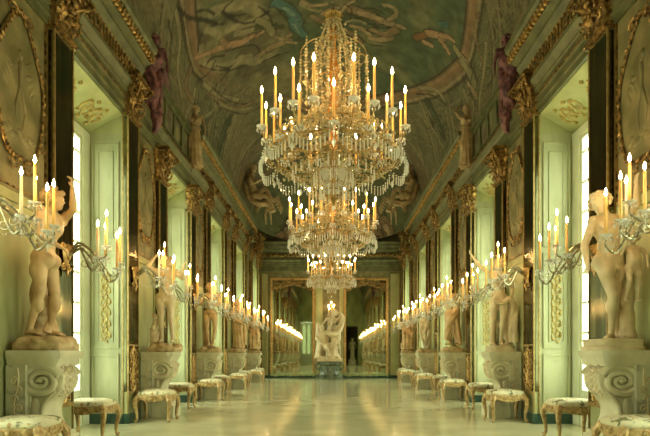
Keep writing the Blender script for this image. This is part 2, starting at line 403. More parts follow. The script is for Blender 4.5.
for sgn in (-1, 1):
    for (a, b, P) in trim_segs:
        tn += 1; mb = MB(); extrude(mb, P, sgn, a, b); o = struct(mb.build('trim_%d' % tn, M['entab'], smooth=False))
        if P is FULL:
            g = MB(); s = max(a, 3.0)
            leaf_band(g, sgn, .125, 6.12, s, b, .28, .11 if b < 12 else .16, rnd); g.build('gilt_frieze', M['old_gold'], o)
            g = MB(); y = s
            while y < b-.03:
                g.ell((sgn*(HALF-.36), y+.05, 6.52), (.05, .045, .065), 6, 4); g.ell((sgn*(HALF-.40), y+.05, 6.56), (.02, .02, .03), 5, 4); y += .11 if b < 12 else .15
            g.build('gilt_bead', M['gold'], o)
            g = MB(); f0, f1 = sorted((sgn*(HALF-.09), sgn*(HALF-.105))); g.box(f0, f1, s, b, 5.60, 5.625); g.build('gilt_fillet', M['old_gold'], o, smooth=False)
        else:
            g = MB(); f0, f1 = sorted((sgn*(HALF-.15), sgn*(HALF-.165))); g.box(f0, f1, a, b, 5.82, 5.85); g.build('gilt_fillet', M['old_gold'], o, smooth=False)
# painted attic band of the middle bay, above the low moulding
for sgn in (-1, 1):
    tn += 1; mb = MB(); a, b = ys(2)-.5, ys(3)-1.05; f0, f1 = sorted((sgn*(HALF-.004), sgn*(HALF-.03))); mb.box(f0, f1, a, b, 5.9, 6.74)
    o = struct(mb.build('trim_%d' % tn, M['fresco_band'], smooth=False)); q = MB()
    for i in range(7):
        y = a+.3+i*.6; f0, f1 = sorted((sgn*(HALF-.03), sgn*(HALF-.07))); q.prism([(y, 5.95), (y+.10, 5.95), (y+.22, 6.70), (y+.10, 6.70)], 'x', f0, f1)
    f0, f1 = sorted((sgn*(HALF-.03), sgn*(HALF-.09))); q.box(f0, f1, a, b, 6.62, 6.72); q.box(f0, f1, a, b, 6.02, 6.05); q.build('moulding', M['entab'], o, smooth=False)
# entablature across the far wall
tn += 1; mb = MB(); mb.prism([(FAR-o_*.8, z) for o_, z in FULL], 'x', -3.6, 3.6); o = struct(mb.build('trim_%d' % tn, M['entab'], smooth=False))
g = MB(); x = -3.4
while x < 3.4:
    g.ell((x, FAR-.11, 6.12+rnd.uniform(-.03, .03)), (.07, .03, .10), 6, 4, rot=Matrix.Rotation(rnd.uniform(-.8, .8), 3, 'Y')); x += .14
g.build('gilt_frieze', M['old_gold'], o)
# flanking panel strips of the far wall
for x0, x1 in ((-3.45, -3.15), (-.78, -.42), (.42, .62), (2.98, 3.42)):
    tn += 1; mb = MB(); mb.box(x0, x1, FAR-.07, FAR, .14, 5.2); o = struct(mb.build('trim_%d' % tn, M['wall'], smooth=False))
    q = MB(); rect_mould(q, 'y', x0+.04, x1-.04, .3, 5.1, FAR-.07, w_=.02, out=-1); q.build('gilt_bead', M['gold'], o, smooth=False)
# ------------------------------------------------------------------ the frescoed vault
VA, VB = 3.5, 3.1      # half width and rise; the far end is coved from y = 21
def fnoise(x, y, seed=0, octv=4):
    r = np.random.default_rng(seed); G = r.random((256, 256)); tot = 0; amp = 1; s = 0
    for o_ in range(octv):
        xi = np.floor(x).astype(int); yi = np.floor(y).astype(int); fx = x-xi; fy = y-yi
        fx = fx*fx*(3-2*fx); fy = fy*fy*(3-2*fy)
        g = lambda a, b: G[a % 256, b % 256]
        v = (g(xi, yi)*(1-fx)+g(xi+1, yi)*fx)*(1-fy)+(g(xi, yi+1)*(1-fx)+g(xi+1, yi+1)*fx)*fy
        tot = tot+amp*v; s += amp; amp *= .55; x = x*2.03+13; y = y*2.03+7
    return tot/s
PAL = {'flesh': (0.6, 0.36, 0.19), 'flesh2': (0.5, 0.36, 0.19), 'teal': (0.1, 0.24, 0.21), 'teal2': (0.26, 0.38, 0.3), 'leaf': (0.07, 0.1, 0.03), 'cream': (0.42, 0.36, 0.19), 'dark': (0.035, 0.03, 0.018), 'brown': (0.34, 0.22, 0.11), 'purple': (0.3, 0.12, 0.14), 'pink': (0.42, 0.24, 0.18), 'stone': (0.4, 0.35, 0.18), 'green': (0.05, 0.075, 0.03), 'lgreen': (0.16, 0.2, 0.1), 'rust': (0.3, 0.13, 0.05)}
STROKES = [
('cream', 0.319, [(11.27, 139.0), (11.62, 128.9), (12.05, 121.0), (12.56, 119.2)]),
('cream', 0.298, [(11.82, 150.6), (12.26, 151.1), (13.13, 143.6), (13.63, 129.5)]),
('cream', 0.268, [(12.15, 134.8), (12.37, 126.7), (12.56, 119.2)]),
('dark', 0.101, [(10.27, 152.1), (10.81, 149.0), (11.28, 143.0), (11.67, 139.0)]),
('dark', 0.091, [(11.51, 134.9), (12.15, 129.5), (12.44, 123.6), (12.38, 116.0)]),
('dark', 0.081, [(11.79, 151.9), (11.54, 148.3), (11.58, 142.0), (11.88, 135.6)]),
('dark', 0.073, [(12.44, 151.0), (12.46, 146.5), (12.82, 140.5)]),
('dark', 0.063, [(12.76, 138.9), (13.01, 131.8), (13.38, 124.3), (13.99, 122.9)]),
('flesh', 0.126, [(11.85, 154.1), (12.14, 148.6), (12.38, 143.2)]),
('flesh', 0.196, [(12.31, 144.1), (12.55, 139.0), (12.72, 135.1)]),
('flesh', 0.252, [(12.66, 136.0), (12.87, 131.2), (12.95, 127.7)]),
('flesh', 0.103, [(12.95, 127.7), (13.01, 123.3), (12.98, 119.3)]),
('flesh', 0.155, [(12.93, 125.6), (12.94, 124.6)]),
('flesh', 0.131, [(12.28, 138.8), (12.52, 137.7), (12.7, 136.2)]),
('flesh2', 0.184, [(13.84, 125.7), (13.79, 121.3), (13.79, 117.2)]),
('flesh2', 0.238, [(13.75, 118.2), (13.76, 113.3), (13.75, 109.4)]),
('flesh2', 0.105, [(13.2, 116.9), (13.49, 113.7), (13.71, 109.4)]),
('flesh2', 0.162, [(13.54, 109.1), (13.53, 108.2)]),
('flesh2', 0.11, [(13.77, 110.4), (13.94, 105.9)]),
('leaf', 0.152, [(12.67, 125.3), (12.8, 119.8), (13.01, 115.6), (13.11, 111.2)]),
('leaf', 0.101, [(12.62, 121.2), (12.84, 118.0), (12.92, 113.6)]),
('teal', 0.292, [(12.19, 112.1), (12.47, 108.4), (12.74, 106.2), (13.09, 104.1)]),
('teal2', 0.132, [(12.45, 109.2), (12.74, 106.2), (13.27, 103.4)]),
('teal', 0.241, [(12.96, 106.5), (13.41, 104.4), (13.67, 102.0)]),
('teal2', 0.087, [(13.13, 105.9), (13.54, 104.1)]),
('dark', 0.048, [(12.26, 113.1), (12.63, 110.4), (13.0, 108.3)]),
('brown', 0.338, [(12.72, 81.4), (12.78, 75.4), (12.85, 69.3)]),
('flesh2', 0.221, [(12.78, 78.0), (12.81, 72.0), (12.88, 66.5)]),
('flesh2', 0.171, [(12.88, 66.5), (12.8, 61.2)]),
('dark', 0.077, [(13.0, 79.5), (13.1, 74.2), (13.12, 67.9), (12.84, 60.1)]),
('dark', 0.05, [(12.59, 77.3), (12.52, 72.4), (12.6, 67.1)]),
('flesh2', 0.114, [(12.28, 68.5), (12.25, 64.3), (12.45, 62.9), (12.74, 65.9)]),
('flesh2', 0.103, [(12.91, 86.3), (12.6, 83.9), (12.39, 80.8)]),
('flesh2', 0.177, [(13.34, 80.9), (13.41, 75.6), (13.65, 71.7)]),
('flesh2', 0.2, [(13.68, 72.5), (13.63, 67.9), (13.35, 63.7)]),
('dark', 0.067, [(13.64, 78.9), (13.96, 73.1), (13.85, 66.6)]),
('dark', 0.053, [(13.39, 74.7), (13.44, 70.1), (13.23, 64.0)]),
('brown', 0.18, [(13.55, 86.1), (13.67, 80.7), (13.95, 76.8)]),
('rust', 0.205, [(12.85, 52.1), (12.56, 48.9), (12.32, 46.7)]),
('flesh', 0.231, [(12.4, 47.4), (12.25, 43.7), (12.14, 40.7)]),
('flesh', 0.129, [(12.17, 41.8), (11.96, 38.1), (11.9, 34.6)]),
('flesh', 0.17, [(12.79, 48.0), (12.7, 43.8)]),
('flesh', 0.147, [(12.28, 41.2), (12.32, 37.2), (12.36, 34.9)]),
('teal', 0.157, [(11.83, 43.5), (11.7, 40.8)]),
('stone', 0.224, [(12.02, 33.0), (12.04, 29.2), (11.94, 25.0)]),
('stone', 0.257, [(12.1, 26.9), (12.01, 20.2), (11.99, 15.4)]),
('dark', 0.059, [(11.91, 28.6), (11.81, 22.6), (11.72, 14.4)]),
('brown', 0.084, [(10.55, 29.2), (11.11, 25.1), (11.27, 14.0), (11.6, 9.8)]),
('purple', 0.245, [(10.23, 5.4), (10.4, 1.1), (10.54, -5.2), (10.53, -13.9), (9.81, -28.0)]),
('pink', 0.081, [(10.2, 3.5), (10.27, -1.7), (10.42, -7.8)]),
('dark', 0.052, [(10.6, 5.4), (10.9, -1.8), (11.05, -12.6)]),
('flesh2', 0.12, [(10.02, 7.5), (10.0, 5.2)]),
('rust', 0.081, [(10.11, 5.6), (9.82, -1.8), (9.89, -5.5)]),
('purple', 0.285, [(10.71, 173.5), (10.9, 178.6), (11.0, 184.9), (10.43, 197.1)]),
('pink', 0.084, [(10.48, 185.0), (10.99, 185.9), (11.35, 188.5)]),
('lgreen', 0.162, [(10.16, 179.8), (10.15, 186.6), (9.55, 198.1)]),
('dark', 0.062, [(10.45, 177.6), (10.51, 182.4), (10.14, 191.1)]),
('brown', 0.131, [(9.88, 201.8), (10.47, 202.4), (10.89, 205.7)]),
('stone', 0.199, [(12.47, 162.5), (12.53, 168.5), (12.24, 176.6), (12.04, 185.3)]),
('stone', 0.228, [(12.25, 177.4), (12.36, 186.4), (11.78, 199.8)]),
('dark', 0.055, [(12.73, 160.9), (12.89, 168.1), (12.68, 176.5), (12.88, 187.0)]),
('lgreen', 0.173, [(13.05, 165.6), (13.36, 172.7), (13.57, 180.9)]),
('dark', 0.067, [(13.69, 167.9), (13.93, 174.1)]),
('stone', 0.202, [(12.67, 18.6), (12.72, 11.4), (13.08, 6.9), (12.77, -3.1)]),
('stone', 0.144, [(10.8, 19.6), (11.27, 14.0), (11.81, 8.3), (12.09, -0.5)]),
('dark', 0.056, [(12.95, 17.4), (13.26, 12.3), (13.14, 3.6)]),
('flesh2', 0.163, [(12.3, 18.6), (12.05, 10.6)]),
('green', 0.326, [(13.62, 168.6), (13.55, 177.0)]),
('green', 0.407, [(15.3, 152.4), (15.49, 161.7), (15.56, 171.6)]),
('lgreen', 0.081, [(15.31, 154.7), (15.4, 162.4), (15.45, 169.0)]),
('green', 0.356, [(14.88, 34.9), (15.02, 27.5), (15.07, 18.3)]),
('green', 0.318, [(13.28, 6.6), (12.95, -3.6)]),
('lgreen', 0.08, [(14.99, 33.4), (15.1, 26.9), (15.16, 20.3)]),
('stone', 0.124, [(15.54, 146.1), (15.97, 157.7), (16.16, 172.1)]),
('stone', 0.113, [(14.18, 161.6), (14.37, 173.8)]),
('stone', 0.121, [(15.23, 40.3), (15.67, 31.2), (15.49, 14.8)]),
('stone', 0.112, [(14.09, 16.5), (14.19, 3.8)]),
('brown', 0.14, [(13.21, 156.0), (14.3, 151.3), (15.4, 142.0), (15.74, 131.6)]),
('stone', 0.17, [(12.8, 156.1), (13.94, 150.5), (14.96, 141.5)]),
('brown', 0.651, [(24.5, 184.2), (24.59, 166.5), (24.76, 153.8)]),
('flesh2', 0.328, [(24.68, 174.4), (24.8, 159.9)]),
('rust', 0.258, [(24.31, 190.2), (24.55, 178.4)]),
('dark', 0.143, [(24.16, 188.1), (24.33, 172.2), (24.54, 152.3)]),
('brown', 0.645, [(24.26, 37.4), (24.33, 21.2), (24.24, 2.1)]),
('flesh2', 0.322, [(24.25, 34.0), (24.32, 18.3)]),
('dark', 0.141, [(23.8, 26.6), (23.82, 10.6), (23.73, -5.2)]),
('brown', 0.467, [(25.09, 196.9), (25.38, 171.1), (25.56, 182.2)]),
('brown', 0.474, [(25.5, 15.5), (25.29, -8.9), (24.95, -16.2)]),
('stone', 0.199, [(12.49, 120.8), (12.87, 117.1), (13.23, 116.0)]),
('dark', 0.053, [(12.19, 153.9), (12.87, 147.9), (13.56, 139.0), (13.92, 129.4)]),
('cream', 0.218, [(11.54, 144.2), (11.83, 141.1), (12.11, 139.1)]),
('cream', 0.197, [(12.48, 131.8), (12.65, 127.2), (12.71, 124.4)]),
('cream', 0.253, [(13.4, 133.3), (14.01, 126.2), (14.09, 118.9)]),
('dark', 0.05, [(11.46, 129.6), (11.5, 133.8), (11.84, 131.3), (12.07, 125.3)]),
('dark', 0.052, [(12.04, 119.6), (12.55, 115.5), (12.93, 115.4)]),
('dark', 0.075, [(10.85, 145.5), (11.07, 141.1), (11.37, 138.4)]),
('dark', 0.07, [(14.16, 123.3), (14.21, 116.1), (14.23, 110.1)]),
('dark', 0.045, [(12.66, 145.0), (12.73, 151.7), (12.42, 158.3)]),
('dark', 0.048, [(13.48, 141.4), (13.46, 148.8), (13.31, 154.9)]),
('dark', 0.066, [(13.42, 135.8), (13.35, 140.7), (12.84, 146.1)]),
('stone', 0.132, [(12.45, 102.5), (12.73, 97.8), (12.84, 92.9)]),
('flesh2', 0.148, [(12.39, 101.7), (12.59, 97.7), (12.55, 92.0)]),
('flesh2', 0.137, [(12.91, 93.7), (12.77, 90.4), (12.69, 87.1)]),
('brown', 0.172, [(12.96, 98.0), (13.22, 93.8), (13.16, 90.4)]),
('dark', 0.049, [(12.54, 84.7), (12.72, 81.4), (13.11, 81.9)]),
('flesh2', 0.136, [(12.8, 61.2), (12.76, 58.4)]),
('brown', 0.213, [(13.33, 72.1), (13.33, 66.6), (12.98, 61.7)]),
('stone', 0.105, [(13.21, 83.6), (13.08, 79.4), (13.15, 75.0)]),
('brown', 0.427, [(22.98, 205.6), (23.9, 189.0), (24.39, 174.2)]),
('brown', 0.591, [(24.69, 215.6), (25.09, 196.9), (25.3, 183.7)]),
('flesh2', 0.311, [(23.43, 198.7), (24.03, 188.5)]),
('flesh2', 0.397, [(24.89, 203.2), (25.18, 188.7)]),
('dark', 0.144, [(24.31, 212.2), (24.8, 195.7), (25.07, 177.0)]),
('dark', 0.148, [(25.14, 216.1), (25.44, 213.5), (25.52, 247.1)]),
('brown', 0.722, [(24.7, 35.2), (24.73, 12.4), (24.47, -9.8)]),
('brown', 0.574, [(24.0, 19.4), (23.82, 1.8), (23.32, -16.8)]),
('flesh2', 0.394, [(24.72, 28.7), (24.71, 9.0)]),
('flesh2', 0.32, [(24.05, 12.7), (23.81, -2.6)]),
('dark', 0.146, [(24.76, 45.5), (24.99, 20.9), (24.82, -12.4)]),
('stone', 0.336, [(25.28, -14.0), (25.07, 3.0), (24.76, 6.5)]),
('dark', 0.121, [(24.5, 4.0), (24.19, -15.5)]),
('stone', 0.147, [(13.79, 153.1), (14.03, 157.4), (13.67, 164.0)]),
('dark', 0.048, [(13.45, 152.3), (14.48, 147.0), (15.41, 139.0), (15.71, 130.2)]),
('dark', 0.049, [(13.74, 154.8), (14.85, 149.3), (15.98, 139.8), (16.29, 129.2)]),
('stone', 0.113, [(14.2, 152.4), (15.28, 144.7), (15.97, 135.2)]),
('stone', 0.148, [(13.96, 27.5), (14.02, 34.1), (14.63, 42.9)]),
('dark', 0.05, [(14.03, 24.8), (14.33, 33.9), (15.05, 44.0)]),
('dark', 0.041, [(11.48, 20.6), (12.31, 15.8), (12.06, 4.5)]),
('stone', 0.137, [(10.28, 153.7), (10.89, 157.6), (11.27, 166.0), (11.81, 171.7)]),
('dark', 0.041, [(10.5, 151.6), (11.18, 155.8), (11.62, 164.0)]),
('brown', 0.189, [(11.84, 159.8), (11.94, 166.9), (12.47, 167.2)]),
('dark', 0.04, [(10.16, 158.6), (10.73, 163.7), (10.83, 173.0)])]

def paint(Y, th):
    """pigment of the fresco at distance Y along the gallery and angle th (degrees) round the vault"""
    S = th/180*10.2            # metres round the vault
    n1 = fnoise(Y*1.1, S*1.1, 1); n2 = fnoise(Y*.7+S*.4, S*6, 2); n3 = fnoise(Y*5, S*5, 3, 3)
    C = np.zeros(Y.shape+(3,)); base = np.array((.23, .20, .095)); alt = np.array((.15, .16, .075)); warm = np.array((.27, .19, .10))
    t = np.clip((n1-.3)/.4, 0, 1)[..., None]; C[:] = base*(1-t)+alt*t
    t = np.clip((n2-.5)*4, 0, 1)[..., None]; C = C*(1-.45*t)+warm*.45*t
    dev = np.minimum(th, 180-th)                       # degrees up from the springing, either side
    # painted architecture: mouldings running along the springing and leaning ribs
    for d0, wd, col, al in ((1.0, .8, (.10, .08, .04), .7), (3.2, .5, (.34, .28, .14), .7), (8, .5, (.12, .09, .05), .6), (9.2, .6, (.36, .30, .16), .6), (17, .4, (.13, .10, .05), .5), (18, .5, (.33, .27, .14), .5)):
        k = al*np.exp(-((dev-d0-1.2*np.sin(Y*1.6))/wd)**2)[..., None]; C = C*(1-k)+np.array(col)*k
    rib = np.abs(((Y+dev*.035) % 1.975)-.99); k = (.8*np.exp(-((rib-.22)/.06)**2)*(dev < 34))[..., None]; C = C*(1-k)+np.array((.42, .35, .18))*k
    k = (.8*np.exp(-((rib-.31)/.05)**2)*(dev < 34))[..., None]; C = C*(1-k)+np.array((.05, .04, .02))*k
    # concentric bands of the painted arch before the far end
    for y0, wd, col, al in ((17.9, .10, (.34, .28, .15), .7), (18.1, .05, (.07, .05, .03), .7), (18.6, .18, (.26, .15, .09), .6), (19.0, .06, (.36, .30, .17), .7), (19.4, .05, (.08, .06, .03), .7), (19.9, .25, (.19, .19, .09), .5), (20.3, .06, (.36, .30, .17), .8), (20.45, .05, (.06, .05, .02), .8), (21.2, .16, (.28, .20, .10), .7), (21.5, .05, (.06, .05, .03), .8)):
        k = (min(1, al*1.3)*np.exp(-((Y-y0)/wd)**2))[..., None]; C = C*(1-k)+np.array(col)*k
    # drawn swirling contours, as of drapery and cloud
    wv = fnoise(Y*.55+2.2*fnoise(Y*.9, S*.9, 21), S*.75+2.2*fnoise(Y*.9+9, S*.9, 22), 23, 3)*17
    ln = np.abs((wv % 1)-.5)*2
    k = (.9*np.clip(1-ln/.26, 0, 1)*np.clip((n1-.3)*5, .4, 1))[..., None]; C = C*(1-k)+np.array((.055, .045, .022))*k
    k = (.65*np.clip(1-np.abs(ln-.55)/.22, 0, 1))[..., None]; C = C*(1-k)+np.array((.40, .34, .17))*k
    # the open sky in its painted frame
    R = (np.abs((Y-12)/5.6)**1.43+np.abs((th-90)/60)**1.43)**(1/1.43)+.02*(n1-.5)
    sky = np.zeros_like(C); cl = np.clip((fnoise(Y*.9, S*1.0, 5, 5)-.42+.25*np.clip((th-85)/60, -.7, 1))*4.5, 0, 1)[..., None]
    dk = np.clip((fnoise(Y*1.3+4, S*1.5, 8, 4)-.52)*6, 0, 1)[..., None]
    sky[:] = (.115, .16, .075); sky = sky*(.8+.5*n3[..., None]*.6); sky = sky*(1-.8*cl)+np.array((.36, .31, .15))*.8*cl
    lf = np.clip((th-95)/30, 0, 1)[..., None]; sky = sky*(1-.6*dk*lf)+np.array((.06, .045, .025))*.6*dk*lf
    wl = np.clip(1-(ln)/.16, 0, 1)[..., None]*cl*.55; sky = sky*(1-wl)+np.array((.08, .06, .03))*wl
    i_ = (R < 1)[..., None]; C = np.where(i_, sky, C); fade = np.clip(1-np.clip((th-100)/25, 0, 1)*np.clip((Y-12.6)/1.2, 0, 1), .12, 1)
    for r0, wd, col, al in ((1.05, .045, (.34, .20, .10), .95), (1.00, .010, (.06, .04, .02), .9), (1.115, .012, (.46, .35, .19), .9), (1.035, .012, (.46, .30, .17), .7), (1.145, .010, (.06, .045, .02), .9), (1.20, .03, (.20, .20, .10), .7), (1.25, .01, (.32, .27, .15), .6)):
        k = (al*fade*np.exp(-((R-r0)/wd)**4))[..., None]; C = C*(1-k)+np.array(col)*k
    # green sky of the far lunette
    q = (Y > 21.9)[..., None]; g = np.array((.15, .17, .07))*(.75+.6*n1[..., None]); C = np.where(q, g, C)
    for c, wd, P in STROKES:
        p = np.array(P, float); p[:, 1] = p[:, 1]/180*10.2
        if len(p) > 2: p = catmull([(a, b, 0) for a, b in p], 4)[:, :2]
        lo = p.min(0)-wd*1.5; hi = p.max(0)+wd*1.5
        idx = np.where((Y > lo[0]) & (Y < hi[0]) & (S > lo[1]) & (S < hi[1]))
        if not len(idx[0]): continue
        a = Y[idx]; b = S[idx]; D = np.full(a.shape, 9.)
        for j in range(len(p)-1):
            d = p[j+1]-p[j]; L = d@d+1e-9; tt = np.clip(((a-p[j, 0])*d[0]+(b-p[j, 1])*d[1])/L, 0, 1)
            D = np.minimum(D, np.hypot(a-p[j, 0]-tt*d[0], b-p[j, 1]-tt*d[1]))
        D = D+(n3[idx]-.5)*wd*.5
        k = np.clip((wd*.5-D)/(wd*.12), 0, 1)[:, None]*.92
        ol = (np.clip(1-np.abs(D-wd*.5)/(wd*.11), 0, 1)*.8)[:, None] if c not in ('cream', 'dark') else 0
        col = np.array(PAL[c])*(.8+.5*n3[idx][:, None])
        C[idx] = (C[idx]*(1-k)+col*k)*(1-ol)
    C *= (.34+.42*n3[..., None])
    return C
Ys = np.concatenate([np.linspace(BACK, 5, 24)[:-1], np.linspace(5, 21, 440)[:-1], 21+4.6*np.sin(np.linspace(0, 1, 130)*math.asin(4.44/4.6))])
th = np.linspace(0, 180, 321)
YY, TT = np.meshgrid(Ys, th, indexing='ij')
c_ = np.sqrt(np.clip(1-(np.clip(YY-21, 0, None)/4.6)**2, 0, 1))
X_ = VA*c_*np.cos(np.radians(TT)); Z_ = SPR+VB*c_*np.sin(np.radians(TT))
V = np.stack([X_, YY, Z_], -1).reshape(-1, 3); a_, b_ = YY.shape
I = np.arange(a_*b_).reshape(a_, b_)
F = np.stack([I[:-1, :-1], I[:-1, 1:], I[1:, 1:], I[1:, :-1]], -1).reshape(-1, 4)
me = bpy.data.meshes.new('ceiling'); me.vertices.add(len(V)); me.vertices.foreach_set('co', V.ravel())
me.loops.add(len(F)*4); me.loops.foreach_set('vertex_index', F.ravel().astype(np.int32)); me.polygons.add(len(F)); me.polygons.foreach_set('loop_start', np.arange(0, len(F)*4, 4, dtype=np.int32))
me.update(calc_edges=True); me.shade_smooth()
ca = me.color_attributes.new('fresco', 'FLOAT_COLOR', 'POINT'); cc = np.ones((len(V), 4), np.float32); cc[:, :3] = paint(YY, TT).reshape(-1, 3)
ca.data.foreach_set('color', cc.ravel())
m, nt, b = new_mat('fresco'); at = nt.nodes.new('ShaderNodeAttribute'); at.attribute_name = 'fresco'; nt.links.new(at.outputs['Color'], b.inputs['Base Color']); setp(b, Roughness=.7)
me.materials.append(m); ceil = bpy.data.objects.new('ceiling', me); COL.objects.link(ceil); struct(ceil)
# ledges closing the gap between vault and walls, and the shell above
mb = MB()
for s in (-1, 1):
    x0, x1 = sorted((s*3.46, s*OUT)); mb.box(x0, x1, BACK-.2, FAR+.3, SPR-.02, SPR+.06)
mb.box(-OUT, OUT, BACK-.2, FAR+.3, 10.2, 10.3); mb.box(-OUT, -OUT+.1, BACK-.2, FAR+.3, SPR, 10.2); mb.box(OUT-.1, OUT, BACK-.2, FAR+.3, SPR, 10.2); mb.box(-OUT, OUT, FAR+.2, FAR+.3, SPR, 10.2)
tn += 1; struct(mb.build('trim_%d' % tn, M['entab'], smooth=False))
# ------------------------------------------------------------------ mirrored pilasters with gilded capitals
SIDE = {-1: 'left', 1: 'right'}
def wallrz(s): return 0 if s < 0 else PI      # things are modelled leaving a wall on their -x side, facing +x
def acanthus(mb, base, dirv, h, wd, curl, n=6, r=.012):
    """a leaf rising along z and curling out along dirv"""
    d = np.array(dirv, float); sd = np.array((-d[1], d[0], 0)); base = np.array(base, float); V = []; 
    for i in range(n):
        t = i/(n-1); a = t*curl; z = h*(math.sin(min(a, 2.4))/max(.3, math.sin(min(curl/2+.6, 1.5))))*.8 if curl > 1.5 else h*t
        o_ = h*.45*(1-math.cos(a)); z = h*math.sin(min(t*2.0, PI))**.8 if t > .5 else h*t*1.75 if t*1.75 < 1 else h
        z = h*math.sin(t*2.1); ww = wd*math.sin(PI*(.18+.78*t))
        for q in (-1, -.45, 0, .45, 1): V.append(base+d*(o_+.02*(1-abs(q)))+sd*ww*q*(1+.12*math.cos(9*t))+np.array((0, 0, z)))
    F = []
    for i in range(n-1):
        for j in range(4): a = i*5+j; F.append((a, a+1, a+6, a+5))
    k = len(V); V2 = [v-d*r for v in V]
    F += [tuple(reversed([i+k for i in f])) for f in F]
    edge = [i*5 for i in range(n)]+[(n-1)*5+j for j in range(1, 5)]+[i*5+4 for i in range(n-2, -1, -1)]+[3, 2, 1]
    F += [(edge[i], edge[(i+1) % len(edge)], edge[(i+1) % len(edge)]+k, edge[i]+k) for i in range(len(edge))]
    mb.add(V+V2, F)
def curl_tube(mb, c, u, v, r0, turns, rad, n=18, start=0.):
    u = np.array(u, float); v = np.array(v, float); c = np.array(c, float)
    P = []
    for i in range(n):
        t = i/(n-1); a = start+turns*2*PI*t; r_ = r0*(1-.85*t); P.append(c+u*r_*math.cos(a)+v*r_*math.sin(a))
    mb.tube(P, [rad*(1-.5*i/n) for i in range(n)], 5)
def make_pilaster():
    t = thing('mirrored_pilaster', '', 'pilaster')
    W2, D = .235, .10
    mb = MB(); mb.box(-.05, D-.012, -W2+.012, W2-.012, 0, 6.0); mb.build('shaft', M['wall'], t, smooth=False)
    mb = MB(); mb.box(D-.012, D, -W2+.02, W2-.02, .55, 5.30); mb.build('mirror_glass', M['aged'], t, smooth=False)
    for s in (-1, 1):
        mb = MB(); y0, y1 = sorted((s*(W2-.012), s*W2)); mb.box(.01, D-.01, y0, y1, .55, 5.30); mb.build('side_glass', M['aged'], t, smooth=False)
    mb = MB()
    for s in (-1, 1):
        y0, y1 = sorted((s*(W2-.014), s*(W2+.004))); mb.box(D-.014, D+.012, y0, y1, .17, 5.32)
        y0, y1 = sorted((s*(W2-.002), s*(W2+.008))); mb.box(0, .022, y0, y1, .17, 5.32)
    mb.box(D-.01, D+.014, -W2, W2, .5, .56); mb.box(D-.01, D+.014, -W2, W2, 1.34, 1.37)
    mb.build('gilt_edging', M['edging'], t, smooth=False)
    mb = MB(); r = random.Random(5)                    # carved fretwork over the foot of the glass
    for i in range(9):
        for s in (-1, 1):
            z = .60+.08*i+r.uniform(-.01, .01); curl_tube(mb, (D+.008, s*.10+r.uniform(-.02, .02), z), (0, s, 0), (0, 0, 1 if i % 2 else -1), .085, 1.3, .016, start=r.uniform(0, 1))
    mb.tube(catmull([(D+.01, .05*math.sin(k*1.3), .56+.079*k) for k in range(11)], 4), .014, 5)
    for i in range(7): mb.ell((D+.015, r.uniform(-.03, .03), .62+.11*i), (.018, .035, .035), 7, 5)
    mb.build('carved_fret', M['gold'], t)
    mb = MB(); mb.box(-.04, D+.03, -W2-.02, W2+.02, 0, .17); mb.build('plinth', M['base'], t, smooth=False)
    # capital
    mb = MB(); zc = 5.32
    mb.box(-.03, D+.04, -W2-.03, W2+.03, zc, zc+.035); mb.box(-.03, D+.06, -W2-.05, W2+.05, zc+.035, zc+.06)
    mb.hexa([(-.03, -W2+.02, zc+.06), (-.03, -W2-.08, zc+.66), (-.03, W2-.02, zc+.06), (-.03, W2+.08, zc+.66), (D, -W2+.02, zc+.06), (D+.12, -W2-.08, zc+.66), (D, W2-.02, zc+.06), (D+.12, W2+.08, zc+.66)])
    for row, (z, h, n, o_) in enumerate(((.06, .26, 4, .0), (.24, .28, 3, .03), (.40, .28, 4, .06))):
        for i in range(n):
            y = (i-(n-1)/2)*(.46/n); acanthus(mb, (D+o_, y, zc+z), (1, 0, 0), h, .075, 1.9)
        for s in (-1, 1): acanthus(mb, (D*.4, s*(W2-.01+o_*.6), zc+z), (0, s, 0), h, .06, 1.9)
    for s in (-1, 1):
        curl_tube(mb, (D+.16, s*(W2+.05), zc+.63), (.7, s*.7, 0), (0, 0, 1), .10, 1.6, .028)
        curl_tube(mb, (D+.17, s*.08, zc+.60), (0, -s, 0), (0, 0, 1), .07, 1.4, .02)
        mb.tube(catmull([(D+.04, s*.05, zc+.34), (D+.13, s*.12, zc+.46), (D+.2, s*.2, zc+.52), (D+.2, s*.26, zc+.60)], 4), .02, 5)
    mb.ell((D+.15, 0, zc+.48), (.05, .06, .08), 8, 6); mb.ell((D+.16, 0, zc+.62), (.05, .09, .04), 8, 6)
    r = random.Random(2)
    for i in range(44):
        y = r.uniform(-W2-.04, W2+.04); z = r.uniform(.1, .68); mb.ell((D+.03+z*.18+r.uniform(0, .03), y, zc+z), (.022, r.uniform(.015, .04), r.uniform(.015, .045)), 5, 4, rot=Matrix.Rotation(r.uniform(-1, 1), 3, 'X'))
    mb.box(-.03, D+.2, -W2-.10, W2+.10, zc+.68, zc+.74)
    mb.build('gilded_capital', M['old_gold'], t)
    return t
pil = make_pilaster(); used = False
def bay_word(k): return {0: 'behind the nearest statue in view', 1: 'first', 2: 'second', 3: 'third', 4: 'fourth', 5: 'fifth'}[k]
def statue_word(k): return {0: 'statue reflected nearest the camera', 1: 'nearest statue', 2: 'second statue', 3: 'third statue', 4: 'fourth statue', 5: 'farthest statue'}[k]
for k in BAYS:
    for s in (-1, 1):
        for w_, y in (('near', yB(k)), ('far', yA(k))):
            place(pil, used, (s*HALF, y, 0), wallrz(s), 'mirrored pilaster with gilded capital, %s wall, %s side of %s' % (SIDE[s], w_, statue_word(k)), 'mirrored pilasters along the side walls').scale = (1, 1, .895 if (k, w_) in ((2, 'far'), (3, 'near')) else 1); used = True
for s in (-1, 1):
    place(pil, True, (s*HALF, yB(6)-.0, 0), wallrz(s), 'mirrored pilaster with gilded capital at the far corner of %s wall' % SIDE[s], 'mirrored pilasters along the side walls')

